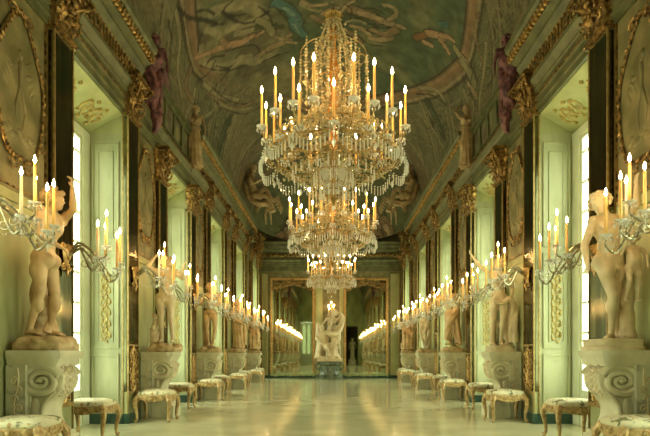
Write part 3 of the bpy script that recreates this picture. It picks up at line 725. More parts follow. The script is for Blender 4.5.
# ------------------------------------------------------------------ stucco cartouches above the statues
def make_cartouche():
    t = thing('stucco_cartouche', '', 'relief')
    out = []
    for i in range(48):
        a = 2*PI*i/48; y = .40*math.cos(a)*(1+.06*math.cos(2*a)); z = .80*math.sin(a); z += .06*math.cos(4*a); out.append((y, z))
    mb = MB(); mb.prism(out, 'x', .012, .030); mb.build('field', M['ochre_wall'], t, smooth=False)
    mb = MB(); mb.tube([(.045, y*1.03, z*1.03) for y, z in out], .014, 6, closed=True); mb.tube([(.04, y*1.1, z*1.07) for y, z in out], .012, 5, closed=True)
    r = random.Random(8)
    for i in range(0, 48):
        y, z = out[i]; mb.ell((.055, y*1.06+r.uniform(-.01, .01), z*1.05), (.02, .022, .035), 5, 4, rot=Matrix.Rotation(r.uniform(-1, 1), 3, 'X'))
    for s in (-1, 1):
        for zz, q in ((.84, 1), (-.84, -1)):
            curl_tube(mb, (.05, s*.13, zz), (0, s, 0), (0, 0, q), .10, 1.5, .013)
        curl_tube(mb, (.05, s*.40, -.50), (0, s, 0), (0, 0, -1), .07, 1.3, .011)
    mb.build('gilt_frame', M['old_gold'], t)
    mb = MB()      # low relief: a winged figure on clouds
    f = [((0, .30), (.0, .05), .075), ((0, .05), (.1, -.22), .06), ((.1, -.22), (.04, -.45), .04), ((0, .05), (-.08, -.2), .055), ((-.08, -.2), (-.05, -.44), .035), ((.02, .28), (.2, .42), .03), ((-.02, .28), (-.2, .2), .03), ((-.2, .2), (-.1, .02), .025)]
    for a, b, rr in f: mb.cap((.025, *a), (.025, *b), rr*.5, rr*.4, 8)
    mb.ell((.03, .01, .42), (.03, .05, .065), 8, 6)
    for s in (-1, 1):
        for j in range(4): mb.ell((.03, s*(.17+.03*j), .24-.07*j), (.008, .09, .03), 7, 4, rot=Matrix.Rotation(s*(.5+.2*j), 3, 'X'))
    for i in range(9): mb.ell((.03, -.26+.065*i, -.52+.04*math.sin(i*1.9)), (.014, .06, .05), 7, 5)
    mb.build('relief', M['ochre_wall'], t)
    return t
ct = make_cartouche(); used = False
for k in range(0, 6):
    for s in (-1, 1):
        place(ct, used, (s*HALF, ys(k), 4.22), wallrz(s), 'oval gilt-framed stucco relief on %s wall above the %s' % (SIDE[s], statue_word(k)), 'stucco reliefs above the statues'); used = True

# ------------------------------------------------------------------ scroll pedestals
def make_pedestal():
    t = thing('scroll_pedestal', '', 'pedestal')
    H = .25
    mb = MB(); mb.box(0, .24, -.30, .30, 0, 1.08); mb.box(.24, .26, -.24, .24, .1, 1.0); mb.build('wall_block', M['grey_marble'], t, smooth=False)
    mb = MB()
    for (o_, y, a, b) in ((.66, .31, 1.17, 1.24), (.645, .30, 1.145, 1.17), (.62, .285, 1.10, 1.145), (.60, .27, 1.065, 1.10)): mb.box(-.0, o_, -y, y, a, b)
    sl = mb.build('top_slab', M['pale_marble'], t, smooth=False)
    # console body: profile in (o, z), extruded along the wall
    P = catmull([(.56, 1.065), (.625, 1.0), (.64, .90), (.60, .79), (.52, .72), (.455, .66), (.42, .58), (.42, .48), (.47, .38), (.54, .31)], 5)
    poly = [(.22, 1.065)]+[(a, b) for a, b in P]+[(.22, .31)]
    mb = MB(); mb.prism(poly, 'y', -H+.05, H-.05); mb.build('console', M['pale_marble'], t)
    for s in (-1, 1):
        mb = MB()
        c = np.array((.385, s*(H-.05), .90)); sp = []; rr = []
        for i in range(74):
            q = i/73; a = math.radians(20)+q*2*PI*2.6; r_ = .215*(1-q)**1.05+.016; sp.append(c+np.array((math.cos(a)*r_*1.1, s*(.012+.028*q), math.sin(a)*r_*.78))); rr.append(.042*(1-q)**.9+.013)
        mb.tube(sp, rr, 8)
        mb.ell(c+np.array((0, s*.03, 0)), (.035, .03, .03), 8, 6)
        # the band leaving the volute and running down to the foot
        Q = catmull([(.55, s*(H-.045), .79), (.45, s*(H-.04), .69), (.40, s*(H-.04), .60), (.40, s*(H-.04), .48), (.45, s*(H-.04), .37), (.52, s*(H-.04), .31)], 5); mb.tube(Q, .028, 7)
        mb.ell((.31, s*(H-.045), .58), (.06, .03, .13), 10, 6)
        mb.build('volute', M['pale_marble'], t)
    mb = MB(); r = random.Random(4)
    for i in range(6):
        for s in (-1, 1):
            k_ = (1.03, .97, .90, .84, .79, .74)[i]; o_ = (.60, .632, .638, .625, .60, .55)[i]; curl_tube(mb, (o_, s*.08, k_), (0, s, 0), (0, 0, 1), .055, 1.2, .014)
    for i in range(5): mb.ell(((.605, .635, .64, .628, .60)[i], 0, (1.03, .97, .90, .84, .79)[i]), (.02, .03, .028), 7, 5)
    for s in (-1, 1):
        for i in range(8): curl_tube(mb, (.13+.03*(-1)**i, s*.302, .2+.1*i), (1 if i % 2 else -1, 0, 0), (0, 0, 1), .05, 1.2, .012)
        mb.tube(catmull([(.13+.03*math.sin(i), s*.302, .15+.1*i) for i in range(10)], 3), .01, 5)
    mb.build('carved_foliage', M['marble'], t)
    mb = MB(); mb.box(.24, .66, -H-.02, H+.02, 0, .22); mb.box(.24, .63, -H, H, .22, .27); mb.box(.24, .60, -H+.02, H-.02, .27, .315); mb.build('foot', M['pale_marble'], t, smooth=False)
    return t
pd = make_pedestal(); used = False
for k in BAYS:
    for s in (-1, 1):
        place(pd, used, (s*(HALF-.03), ys(k), 0), wallrz(s), 'pale marble scroll pedestal against %s wall under the %s' % (SIDE[s], statue_word(k)), 'scroll pedestals along the side walls').scale = (.91, .86, 1); used = True

# ------------------------------------------------------------------ gilded stools
def make_stool():
    t = thing('gilded_stool', '', 'stool'); a, b, h = .31, .25, .50    # half sizes
    def sup(th_, e=.42): c_, s_ = math.cos(th_), math.sin(th_); return math.copysign(abs(c_)**e, c_), math.copysign(abs(s_)**e, s_)
    R = []
    for sc, z in ((.90, .425), (.97, .435), (1.0, .455), (.985, .478), (.93, .496), (.80, .510), (.60, .520), (.35, .526), (.08, .528)):
        R.append(np.array([(a*sc*sup(q)[0], b*sc*sup(q)[1], z) for q in np.arange(40)*2*PI/40]))
    mb = MB(); mb.rings(R); mb.build('cushion', M['silk'], t)
    # apron: wavy carved rail
    mb = MB(); R = []
    for i in range(48):
        q = i*2*PI/48; x, y = sup(q); dip = .028*math.cos(4*q)+.012*math.cos(12*q)
        zt = .435; zb = .365-dip*.9; o_ = 1.0
        R.append(np.array([(a*x*.93, b*y*.93, zt), (a*x*1.01, b*y*1.01, zt), (a*x*1.03, b*y*1.03, (zt+zb)/2), (a*x*1.0, b*y*1.0, zb), (a*x*.93, b*y*.93, zb)]))
    mb.rings(R, cap=False, closed=True)
    for x, y, dx, dy in ((0, -b*1.03, 1, 0), (0, b*1.03, 1, 0), (a*1.03, 0, 0, 1), (-a*1.03, 0, 0, 1)):
        mb.ell((x, y, .385), (.035 if dx else .014, .035 if dy else .014, .03), 8, 5)
        for s in (-1, 1): curl_tube(mb, (x+dx*s*.07, y+dy*s*.07, .385), (dx*s, dy*s, 0), (0, 0, 1), .04, 1.2, .010)
    mb.build('apron', M['stool_gold'], t)
    for sx_ in (-1, 1):
        for sy_ in (-1, 1):
            k = .7071; P = catmull([(sx_*(a-.055), sy_*(b-.05), .43), (sx_*(a-.015), sy_*(b-.01), .36), (sx_*(a-.006), sy_*(b), .29), (sx_*(a-.026), sy_*(b-.02), .18), (sx_*(a-.034), sy_*(b-.028), .09), (sx_*(a-.026), sy_*(b-.02), .035), (sx_*(a-.004), sy_*(b), .016)], 4)
            n_ = len(P); u = np.linspace(0, 1, n_); rad = np.interp(u, (0, .18, .35, .6, .8, .92, 1), (.046, .046, .038, .026, .021, .024, .018))
            mb = MB(); mb.tube(P, rad, 8); mb.ell((sx_*(a-.006), sy_*(b-.004), .335), (.03, .03, .04), 7, 5); curl_tube(mb, (sx_*(a-.01), sy_*(b-.005), .03), (sx_*k, sy_*k, 0), (0, 0, 1), .022, 1, .010, 10)
            mb.build('leg', M['stool_gold'], t)
    return t
st = make_stool(); used = False
for k in range(1, 6):
    for s in (-1, 1):
        for kind, y, x in (('pedestal', ys(k)-.66, 3.125), ('window', ys(k)+1.38, 3.42 if k == 1 else 3.35)):
            lab = 'gilded stool, floral seat, %s side, ' % SIDE[s]+('in front of pedestal of %s' % statue_word(k) if kind == 'pedestal' else 'just beyond pedestal of %s' % statue_word(k))
            q_ = place(st, used, (s*x, y, 0), wallrz(s), lab, 'gilded stools along the side walls'); q_.scale = (1, 1, 1.09); used = True

# ------------------------------------------------------------------ wall candelabra
def drops(mb, c, r, n, L, size=.008):
    for i in range(n):
        a = 2*PI*i/n; x, y = c[0]+r*math.cos(a), c[1]+r*math.sin(a)
        mb.octa((x, y, c[2]-.012), size*.7); mb.octa((x, y, c[2]-.02-L*.5), size, L*.5)
def flame_mb(s=1):
    mb = MB(); mb.lathe([(.001, 0), (.008*s, .008*s), (.0115*s, .020*s), (.009*s, .034*s), (.004*s, .050*s), (.0006, .062*s)], 8); return mb
PAN = MB(); PAN.lathe([(.004, -.03), (.012, -.028), (.010, -.012), (.02, -.004), (.048, .008), (.062, .020), (.058, .022), (.040, .012), (.018, .006), (.018, .030), (.013, .032), (.012, .006)], 16)
DROPS = MB(); drops(DROPS, (0, 0, .015), .058, 10, .05, .008)
def CANDLE(L): mb = MB(); mb.lathe([(.0155, .0), (.016, L*.3), (.0135, L-.005), (.010, L), (.001, L+.001), (.0012, L+.010), (.0003, L+.012)], 9); return mb
me_pan = PAN.mesh('drip_pan'); me_pan.materials.append(M['prism']); me_drop = DROPS.mesh('crystal_drops'); me_drop.materials.append(M['prism'])
me_c = {}
for L in (.34, .40):
    for nm in ('candle', 'candle_white'):
        q = CANDLE(L).mesh('candle'); q.materials.append(M[nm]); me_c[L, nm] = q
me_f = flame_mb(1.35).mesh('flame'); me_f.materials.append(M['flame'])
def mo(name, me, parent, loc=(0, 0, 0), rot=None):
    o = bpy.data.objects.new(name, me); COL.objects.link(o); o.parent = parent; o.location = loc
    if rot: o.rotation_euler = rot
    return o
def candle_set(arm, p, L, mat='candle', tilt=None):
    mo('drip_pan', me_pan, arm, p); mo('crystal_drops', me_drop, arm, p)
    mo('candle', me_c[L, mat], arm, (p[0], p[1], p[2]+.004)); mo('flame', me_f, arm, (p[0], p[1], p[2]+L+.012))
def make_sconce(white=(2,)):
    t = thing('wall_candelabra', '', 'candelabra')
    mb = MB(); mb.ell((.03, 0, 0), (.03, .07, .12), 12, 8); mb.ell((.06, 0, 0), (.035, .035, .045), 10, 7)
    for s in (-1, 1):
        curl_tube(mb, (.03, s*.06, .12), (0, s, 0), (0, 0, 1), .06, 1.4, .014); curl_tube(mb, (.03, s*.06, -.12), (0, s, 0), (0, 0, -1), .06, 1.4, .014)
        acanthus(mb, (.03, s*.05, .02), (1, 0, 0), .14, .035, 1.4)
    mb.lathe([(.004, -.26), (.016, -.24), (.02, -.20), (.012, -.16), (.024, -.12)], 10, (.045, 0, 0))
    mb.build('backplate', M['gold'], t)
    for i, (o_, y, z, L) in enumerate(((.55, .02, .13, .40), (.48, .15, .0, .40), (.50, -.12, -.04, .40), (.69, .11, -.08, .40), (.73, -.08, -.18, .40))):
        mb = MB(); y0 = y*.25
        P = catmull([(.06, y0*.5, 0), (.20, y0, .10+.02*i), (o_*.55, y*.6, .05), (o_*.72, y*.85, -.10+z*.4), (o_*.86, y, z-.16), (o_, y, z-.10), (o_, y, z-.03)], 5)
        mb.tube(P, np.interp(np.linspace(0, 1, len(P)), (0, .5, 1), (.015, .011, .008)), 6)
        curl_tube(mb, (o_*.62, y*.7, -.08+z*.4), (1, 0, 0), (0, 0, -1), .06, 1.2, .007)
        for j in range(4, len(P)-4, 3): mb.ell(P[j]+np.array((0, 0, .012)), (.012, .008, .014), 5, 4)
        arm = mb.build('arm', M['bronze'], t); candle_set(arm, (o_, y, z), L, 'candle_white' if i in white else 'candle')
    # festoons of beads slung under the pans
    ends = [(.06, 0, -.05), (.48, .15, -.04), (.55, .02, .08), (.69, .11, -.12), (.73, -.08, -.22), (.50, -.12, -.08), (.06, 0, -.05)]
    mb = MB()
    for a, b in zip(ends, ends[1:]):
        for j in range(11):
            q = j/10; p = np.array(a)*(1-q)+np.array(b)*q; p[2] -= .12*4*q*(1-q); mb.octa(p, .009, .011)
    for e in ends[1:-1]: mb.octa((e[0], e[1], e[2]-.09), .016, .034); mb.octa((e[0], e[1], e[2]-.14), .010, .014)
    mb.build('crystal_festoon', M['prism'], t)
    return t
sc_ = make_sconce(); used = False; ZS = 2.56
for k in BAYS:
    for s in (-1, 1):
        for w_, y in (('near', yB(k)), ('far', yA(k))):
            if k == 0 and w_ == 'near': continue
            place(sc_, used, (s*(HALF-.10), y, ZS-(.09 if w_ == 'far' else 0)), wallrz(s), 'lit five-candle crystal candelabra, %s wall pilaster, %s side of %s' % (SIDE[s], w_, statue_word(k)), 'lit wall candelabra on the pilasters'); used = True

# ------------------------------------------------------------------ chandeliers
def make_chandelier(detail):
    t = thing('crystal_chandelier', '', 'chandelier')     # origin at the lowest point
    mb = MB(); mb.lathe([(.01, .70), (.05, .74), (.075, .82), (.05, .9), (.035, 1.0), (.06, 1.1), (.075, 1.2), (.045, 1.3), (.032, 1.45), (.055, 1.6), (.07, 1.7), (.045, 1.8), (.03, 2.0), (.05, 2.1), (.03, 2.18), (.012, 2.3)], 14)
    mb.build('stem', M['amber'], t)
    mb = MB()
    def hoop(r, z, th_=.008): mb.tube([(r*math.cos(a), r*math.sin(a), z) for a in np.arange(40)*2*PI/40], th_, 6, closed=True)
    hoop(.08, 2.28); hoop(.40, 1.86, .004); hoop(.30, 1.50); hoop(.60, .88, .009); hoop(.82, .60, .010); hoop(.24, .42); hoop(.14, .20)
    for i in range(8):
        a = i*PI/4; d = np.array((math.cos(a), math.sin(a), 0))
        for P in ([(.03, 1.9), (.2, 1.92), (.40, 1.86)], [(.05, .80), (.3, .72), (.55, .70), (.82, .60)], [(.04, 1.4), (.18, 1.52), (.30, 1.50)], [(.06, 1.0), (.3, 1.0), (.60, .88)], [(.24, .42), (.5, .42), (.82, .60)], [(.24, .42), (.14, .2), (.02, .08)]):
            mb.tube(catmull([d*r+np.array((0, 0, z)) for r, z in P], 4), .0055, 5)
    mb.lathe([(.01, .02), (.03, .06), (.05, .10), (.03, .16), (.02, .3), (.02, .7)], 12)
    for i in range(10):
        a = i*PI/5; acanthus(mb, (.05*math.cos(a), .05*math.sin(a), 2.2), (math.cos(a), math.sin(a), 0), .16, .03, 1.5)
    mb.lathe([(.02, 2.28), (.04, 2.33), (.02, 2.40), (.008, 2.46)], 10)
    mb.build('frame', M['wire_gold'], t)
    outer = [14, 30, 48, 78, 103, 140, 165]; inner = [0, 32, 58, 85, 120, 155]
    spots = [(s*a, .87, .90) for a in outer for s in (1, -1)]+[(s*a, .72, .70) for a in inner for s in (1, -1) if not (a == 0 and s < 0)]+[(180, .7, .70)]
    for a, r, z in spots:
        a_ = math.radians(a-90); d = np.array((math.cos(a_), math.sin(a_), 0)); p = d*r+np.array((0, 0, z))
        q = MB(); P = catmull([d*.05+np.array((0, 0, .78)), d*.25+np.array((0, 0, .70)), d*(r*.62)+np.array((0, 0, z-.26)), d*(r*.9)+np.array((0, 0, z-.20)), d*r+np.array((0, 0, z-.03))], 5)
        q.tube(P, .007, 6); arm = q.build('arm', M['wire_gold'], t); candle_set(arm, tuple(p), .40)
    # strands and pendants
    def strand(P, sp, size, mat='crystal', name='bead_strand', end=0):
        P = np.array(P, float); L = np.r_[0, np.cumsum(np.linalg.norm(np.diff(P, axis=0), axis=1))]; m_ = MB(); n_ = max(2, int(L[-1]/sp))
        for i in range(n_+1):
            s_ = L[-1]*i/n_; c = [np.interp(s_, L, P[:, j]) for j in range(3)]; k = .75+.5*((i*7) % 3)/2; m_.octa(c, size*k, size*k*1.15)
        if end: m_.octa(P[-1]+np.array((0, 0, -end)), size*1.9, end)
        m_.build(name, M[mat], t, smooth=False)
    C = lambda r, a, z: np.array((r*math.cos(a), r*math.sin(a), z))
    n_ = 18 if detail else 12
    for i in range(n_):
        a = 2*PI*i/n_
        ru = (.40, .34, .43)[i % 3]; strand([C(ru, a, (1.85, 2.02, 1.78)[i % 3]), C(ru, a, 1.12+.16*(i % 3))], .036, .019, end=.05)
    for i in range(14 if detail else 8):
        a = 2*PI*(i+.5)/(14 if detail else 8); strand(catmull([C(.06, a, 2.30), C(.17, a, 2.02), C((.20, .30)[i % 2], a, (1.45, 1.75)[i % 2])], 4), .036, .017)
    for i in range(12 if detail else 8):
        a = 2*PI*i/(12 if detail else 8); strand([C(.28, a, 1.5), C(.26, a, 1.0)], .036, .018, end=.04)
        strand(catmull([C(.10, a, 1.30), C(.34, a, 1.02), C(.60, a, .88)], 4), .036, .018)
    for i in range(14 if detail else 8):   # lower bag of beads
        a = 2*PI*i/(14 if detail else 8); strand(catmull([C(.80, a, .60), C(.52, a, .40), C(.24, a, .40)], 4), .04, .018)
    # fringe: swags of prisms round the rim
    n_ = 12
    for i in range(n_):
        a0 = 2*PI*(i+.0)/n_; m_ = MB()
        for j in range(11):
            q = j/10; a = a0+q*2*PI/n_; sag = .15*4*q*(1-q); r = .87+.03*math.sin(PI*q); c = C(r, a, .62-sag)
            m_.octa(c, .013); m_.box(c[0]-.008, c[0]+.008, c[1]-.008, c[1]+.008, c[2]-.115, c[2]-.02)
        for j in range(8):
            q = (j+.5)/8; a = a0+q*2*PI/n_; c = C(.86, a, .66-.06*4*q*(1-q)); m_.octa(c, .012)
        m_.octa(C(.89, a0, .44), .026, .055); m_.octa(C(.89, a0, .55), .018, .03)
        m_.build('prism_swag', M['prism'], t, smooth=False)
    for r, z, nn, L in ((.24, .42, 22, .15), (.16, .24, 16, .12), (.50, .46, 26, .12)):
        m_ = MB()
        for j in range(nn): c = C(r, 2*PI*j/nn, z); m_.octa(c, .013); m_.box(c[0]-.009, c[0]+.009, c[1]-.009, c[1]+.009, c[2]-L, c[2]-.02)
        m_.build('prism_ring', M['prism'], t, smooth=False)
    r_ = random.Random(11); m_ = MB()
    for i in range(900 if detail else 400):
        a = r_.uniform(0, 2*PI); rr = r_.uniform(.2, .84)**.8; z = .52+.75*(1-rr)+r_.uniform(-.14, .14); m_.octa(C(rr*.98, a, z), r_.uniform(.012, .024), r_.uniform(.014, .032))
    for i in range(420 if detail else 160):
        z = r_.uniform(1.0, 2.2); a = r_.uniform(0, 2*PI); rr = r_.uniform(.06, .30-.10*(z-1)); m_.octa(C(rr, a, z), r_.uniform(.010, .018), r_.uniform(.012, .024))
    tag(m_.build('bead_clusters', M['crystal'], t, smooth=False), kind='stuff')
    m_ = MB()
    for j in range(12): c = C(.15, 2*PI*j/12, .42); m_.hexa([(c[0]+dx*.018, c[1]+dy*.018, c[2]+dz*.10) for dx in (-1, 1) for dy in (-1, 1) for dz in (-1, 1)])
    m_.build('prism_drum', M['prism'], t, smooth=False)
    m_ = MB(); m_.octa((0, 0, .0), .03, .045); m_.octa((0, 0, .07), .02, .03); m_.build('bottom_drop', M['prism'], t, smooth=False)
    return t
def chain(t, z1):
    m_ = MB(); z = 2.44; i = 0
    while z < z1:
        u = (1, 0, 0) if i % 2 else (0, 1, 0); m_.tube([(u[0]*.014*math.cos(a), u[1]*.014*math.cos(a), z+.03*math.sin(a)) for a in np.arange(8)*PI/4], .005, 4, closed=True); z += .048; i += 1
    m_.build('chain', M['bronze'], t)
CH = [(.03, 6.2, 2.98, 1), (.03, 10.25, 2.92, 1), (.02, 18.4, 3.28, 0)]
big = make_chandelier(True); small = make_chandelier(False)
c2 = dup(big)
for t, (x, y, z, _), word in ((big, CH[0], 'largest crystal chandelier, nearest, with lit candles and prism swags'), (c2, CH[1], 'middle of three crystal chandeliers, lit, hanging just beyond the largest'), (small, CH[2], 'farthest and smallest-looking lit crystal chandelier before the end mirrors')):
    t.location = (x, y, z); t['label'] = word; t['group'] = 'crystal chandeliers down the middle'; chain(t, 9.84-z)

# ------------------------------------------------------------------ the tall mirrors of the far wall
def make_mirror():
    t = thing('tall_wall_mirror', '', 'mirror'); W2, H0, H1 = 1.12, .12, 5.0
    mb = MB(); mb.box(-W2+.08, W2-.08, -.03, -.015, H0+.1, H1-.1); mb.build('mirror_glass', M['mirror'], t, smooth=False)
    mb = MB(); r = random.Random(6)
    mb.box(-W2+.01, -W2+.12, -.05, 0, H0, H1); mb.box(W2-.12, W2-.01, -.05, 0, H0, H1); mb.box(-W2+.12, W2-.12, -.05, 0, H1-.12, H1); mb.box(-W2+.12, W2-.12, -.05, 0, H0, H0+.1)
    def run(a, b):
        a = np.array(a); b = np.array(b); L = np.linalg.norm(b-a); n_ = int(L/.085)
        for i in range(n_):
            c = a+(b-a)*(i+.5)/n_; mb.ell((c[0], -.06, c[1]), (.045, .025, .03), 6, 4, rot=Matrix.Rotation((.8 if i % 2 else -.8), 3, 'Y'))
    for s in (-1, 1): run((s*(W2-.065), H0), (s*(W2-.065), H1))
    run((-W2, H1-.06), (W2, H1-.06)); run((-W2, H0+.05), (W2, H0+.05))
    mb.build('gilt_frame', M['gold'], t)
    mb = MB()         # carved swag valance hanging in the head of the glass
    P = catmull([(-W2+.12, -.07, H1-.55), (-.75, -.08, H1-.50), (-.4, -.09, H1-.42), (0, -.09, H1-.30), (.4, -.09, H1-.42), (.75, -.08, H1-.50), (W2-.12, -.07, H1-.55)], 8)
    mb.tube(P, .03, 6)
    for i in range(0, len(P), 1):
        mb.ell(P[i]+np.array((0, -.01, r.uniform(-.05, .06))), (.05, .03, .04), 6, 4, rot=Matrix.Rotation(r.uniform(-1, 1), 3, 'Y'))
    for i in range(26):
        x = r.uniform(-W2+.15, W2-.15); curl_tube(mb, (x, -.06, H1-.20-.10*abs(x)-r.uniform(0, .1)), (1, 0, 0), (0, 0, r.choice((-1, 1))), .10, 1.3, .022, 12)
    for s in (-1, 1):
        curl_tube(mb, (s*.18, -.08, H1-.30), (s, 0, 0), (0, 0, 1), .16, 1.5, .03); curl_tube(mb, (s*(W2-.25), -.08, H1-.55), (s, 0, 0), (0, 0, -1), .14, 1.5, .03)
    mb.ell((0, -.1, H1-.2), (.12, .05, .14), 10, 7); mb.build('carved_valance', M['old_gold'], t)
    mb = MB()         # leafy garland along the foot
    for i in range(150):
        x = r.uniform(-W2+.05, W2-.05); mb.ell((x, -.08+r.uniform(-.03, .03), .13+r.uniform(-.03, .13)), (.05, .02, .028), 5, 4, rot=Matrix.Rotation(r.uniform(-1.5, 1.5), 3, 'Y'))
    mb.build('leaf_garland', M['leafy'], t)
    return t
M['leafy'] = mottled('green_gilt_leaves', (.08, .20, .07), (.55, .60, .28), 18, .45)
mi = make_mirror(); mi.location = (-1.92, FAR-.0, 0); mi['label'] = 'tall gilt-framed mirror on the far wall, left of the central group'; mi['group'] = 'tall mirrors of the far wall'
m2 = dup(mi); m2.location = (1.75, FAR-.0, 0); m2['label'] = 'tall gilt-framed mirror on the far wall, right of the central group'
# sconce above the central group
cs = dup(sc_); cs.location = (0, FAR-.02, 3.15); cs.rotation_euler = (0, 0, -PI/2); cs['label'] = 'lit crystal candelabra on the far wall above the central sculpture group'; cs['group'] = 'lit wall candelabra on the far wall'
# ------------------------------------------------------------------ carved figures
def V3(*a): return np.array(a, float)
def unit(v): return v/(np.linalg.norm(v)+1e-9)
def remesh(mb, name, mat, parent, vox, smooth=3, sc=1.0):
    me = mb.mesh(name+'_tmp'); o = bpy.data.objects.new(name+'_tmp', me); COL.objects.link(o)
    m_ = o.modifiers.new('r', 'REMESH'); m_.mode = 'VOXEL'; m_.voxel_size = vox
    s_ = o.modifiers.new('s', 'SMOOTH'); s_.factor = .5; s_.iterations = smooth
    dg = bpy.context.evaluated_depsgraph_get(); me2 = bpy.data.meshes.new_from_object(o.evaluated_get(dg)); me2.name = name
    bpy.data.objects.remove(o); bpy.data.meshes.remove(me)
    me2.shade_smooth(); me2.materials.clear(); me2.materials.append(mat)
    r_ = bpy.data.objects.new(name, me2); COL.objects.link(r_); r_.parent = parent
    return r_
DEF = dict(pel=(0, 0, .93), che=(0, 0, 1.24), nek=(0, 0, 1.42), hed=(0, -.02, 1.56), look=(0, -1, 0),
           hL=(-.09, 0, .90), kL=(-.10, -.03, .50), aL=(-.10, .02, .07), hR=(.09, 0, .90), kR=(.10, -.03, .50), aR=(.10, .02, .07),
           sL=(-.18, 0, 1.37), eL=(-.24, .02, 1.10), wL=(-.26, -.06, .86), sR=(.18, 0, 1.37), eR=(.24, .02, 1.10), wR=(.26, -.06, .86), tL=(-.04, -1, 0), tR=(.04, -1, 0), curl=.5)
def hand(mb, w_, fwd, side, curl, k=1.0):
    f = unit(fwd); n = unit(np.cross(f, side)); s_ = unit(np.cross(n, f)); p = w_+f*.045*k
    R_ = np.stack([s_, n, f], 1); mb.ell(p, (.036*k, .017*k, .05*k), 8, 6, rot=R_)
    for i, (o_, L) in enumerate(((-.027, .062), (-.009, .072), (.009, .068), (.026, .054))):
        a = w_+f*.085*k+s_*o_*k; b = a+unit(f+n*curl*.5)*L*.5*k; c = b+unit(f+n*curl*1.6)*L*.5*k
        mb.cap(a, b, .0095*k, .009*k, 6); mb.cap(b, c, .009*k, .0075*k, 6)
    a = w_+f*.03*k-s_*.03*k; b = a+unit(f-s_*.9+n*.3)*.035*k; mb.cap(a, b, .012*k, .010*k, 6); mb.cap(b, b+unit(f*1.2+n*curl*.6)*.03*k, .010*k, .008*k, 6)
def body(P, female=False, head=True, legs=True):
    J = {k: (V3(*v) if isinstance(v, tuple) else v) for k, v in {**DEF, **P}.items()}; mb = MB()
    up = unit(J['che']-J['pel']); rt = unit(J['sR']-J['sL']); fr = unit(np.cross(up, rt))*1.0    # front = -y for default
    if np.dot(fr, V3(0, -1, 0)) < 0 and 'flip' not in P: fr = fr
    fr = unit(np.cross(rt, up)) ; fr = -fr if np.dot(np.cross(rt, up), np.cross(V3(1, 0, 0), V3(0, 0, 1))) < -9 else fr
    # np.cross(x, z) = -y: front
    RC = np.stack([rt, -fr, up], 1)
    hr = unit(J['hR']-J['hL']); hf = unit(np.cross(hr, up)); RP = np.stack([hr, -hf, up], 1)
    ch, pe = J['che'], J['pel']; mid = (ch+pe)/2
    m_ = .88 if female else 1.0
    mb.ell(ch+fr*.0, (.155*m_, .105*m_, .165), 16, 12, rot=RC)
    mb.ell(ch+up*.09, (.165*m_, .085, .08), 14, 8, rot=RC)
    mb.ell(mid, (.128*m_, .092*m_, .17), 14, 10, rot=RP)
    mb.ell(pe+up*.0, (.146+(.022 if female else 0), .106, .115), 16, 10, rot=RP); mb.ell(pe-up*.085+hf*.045, (.07, .06, .075), 10, 8, rot=RP); mb.ell(pe-up*.015+hf*.062, (.115, .055, .085), 12, 8, rot=RP)
    if not female: mb.ell(pe-up*.125+hf*.105, (.026, .022, .036), 8, 6, rot=RP)
    mb.ell(mid+fr*.035-up*.03, (.085, .065, .12), 12, 8, rot=RP)
    for s in (-1, 1):
        if female: mb.ell(ch+fr*.085+rt*s*.07+up*.02, (.055, .05, .055), 10, 8, rot=RC)
        else: mb.ell(ch+fr*.072+rt*s*.070+up*.045, (.082, .036, .056), 12, 8, rot=RC)
        mb.ell(ch-fr*.06+rt*s*.075+up*.03, (.07, .045, .10), 10, 8, rot=RC)
        mb.ell(pe-hf*.065+hr*s*.075-up*.055, (.088, .085, .092), 12, 9, rot=RP)
        for q in range(3):
            if not female: mb.ell(mid+fr*.075+rt*s*.03+up*(.05-.06*q), (.028, .022, .026), 6, 5, rot=RC)
    nk = J['nek']; mb.cap(ch+up*.12, nk+up*.03, .058*m_, .050*m_)
    for S, E, W, T, sd in (('sL', 'eL', 'wL', 'tL', -1), ('sR', 'eR', 'wR', 'tR', 1)):
        s_, e, w_ = J[S], J[E], J[W]; k = .85 if female else 1
        mb.cap(nk, s_, .042, .045); mb.ell(s_, (.064*k, .064*k, .066*k), 12, 8); mb.cap(ch+rt*sd*.10+up*.08, s_, .07*k, .055*k)
        mb.cap(s_, e, .052*k, .038*k); mb.ell(s_*.5+e*.5+fr*.012, (.046*k, .046*k, .05), 10, 8)
        mb.cap(e, w_, .040*k, .026*k); mb.ell(e*.72+w_*.28, (.043*k, .043*k, .05), 10, 8)
        hand(mb, w_, w_-e, J[T], J['curl'], .98)
    if legs:
        for Hh, K, A, sd in (('hL', 'kL', 'aL', -1), ('hR', 'kR', 'aR', 1)):
            h, k_, a = J[Hh], J[K], J[A]; ff = hf
            if ('toe'+Hh[1]) in J: ff = unit(J['toe'+Hh[1]])
            mb.cap(h, k_, .090, .056, 14); mb.ell(h*.62+k_*.38+hf*.02, (.082, .085, .13), 12, 9)
            mb.cap(k_, a, .053, .034, 12); bk = unit(-(hf)); mb.ell(k_*.70+a*.30+bk*.022, (.052, .055, .10), 10, 8)
            mb.ell(k_+hf*.022, (.045, .038, .045), 8, 7)
            hl = a-V3(0, 0, .045)-ff*.03; mb.ell(hl, (.033, .035, .03), 8, 6)
            mb.cap(a-V3(0, 0, .02), a+ff*.11-V3(0, 0, .048), .036, .026, 10); sdv = unit(np.cross(ff, V3(0, 0, 1)))
            for q in range(5): mb.cap(a+ff*.10+sdv*(q-2)*.016-V3(0, 0, .052), a+ff*(.155-.008*abs(q-1))+sdv*(q-2)*.017-V3(0, 0, .058), .013, .010, 6)
    return mb, J
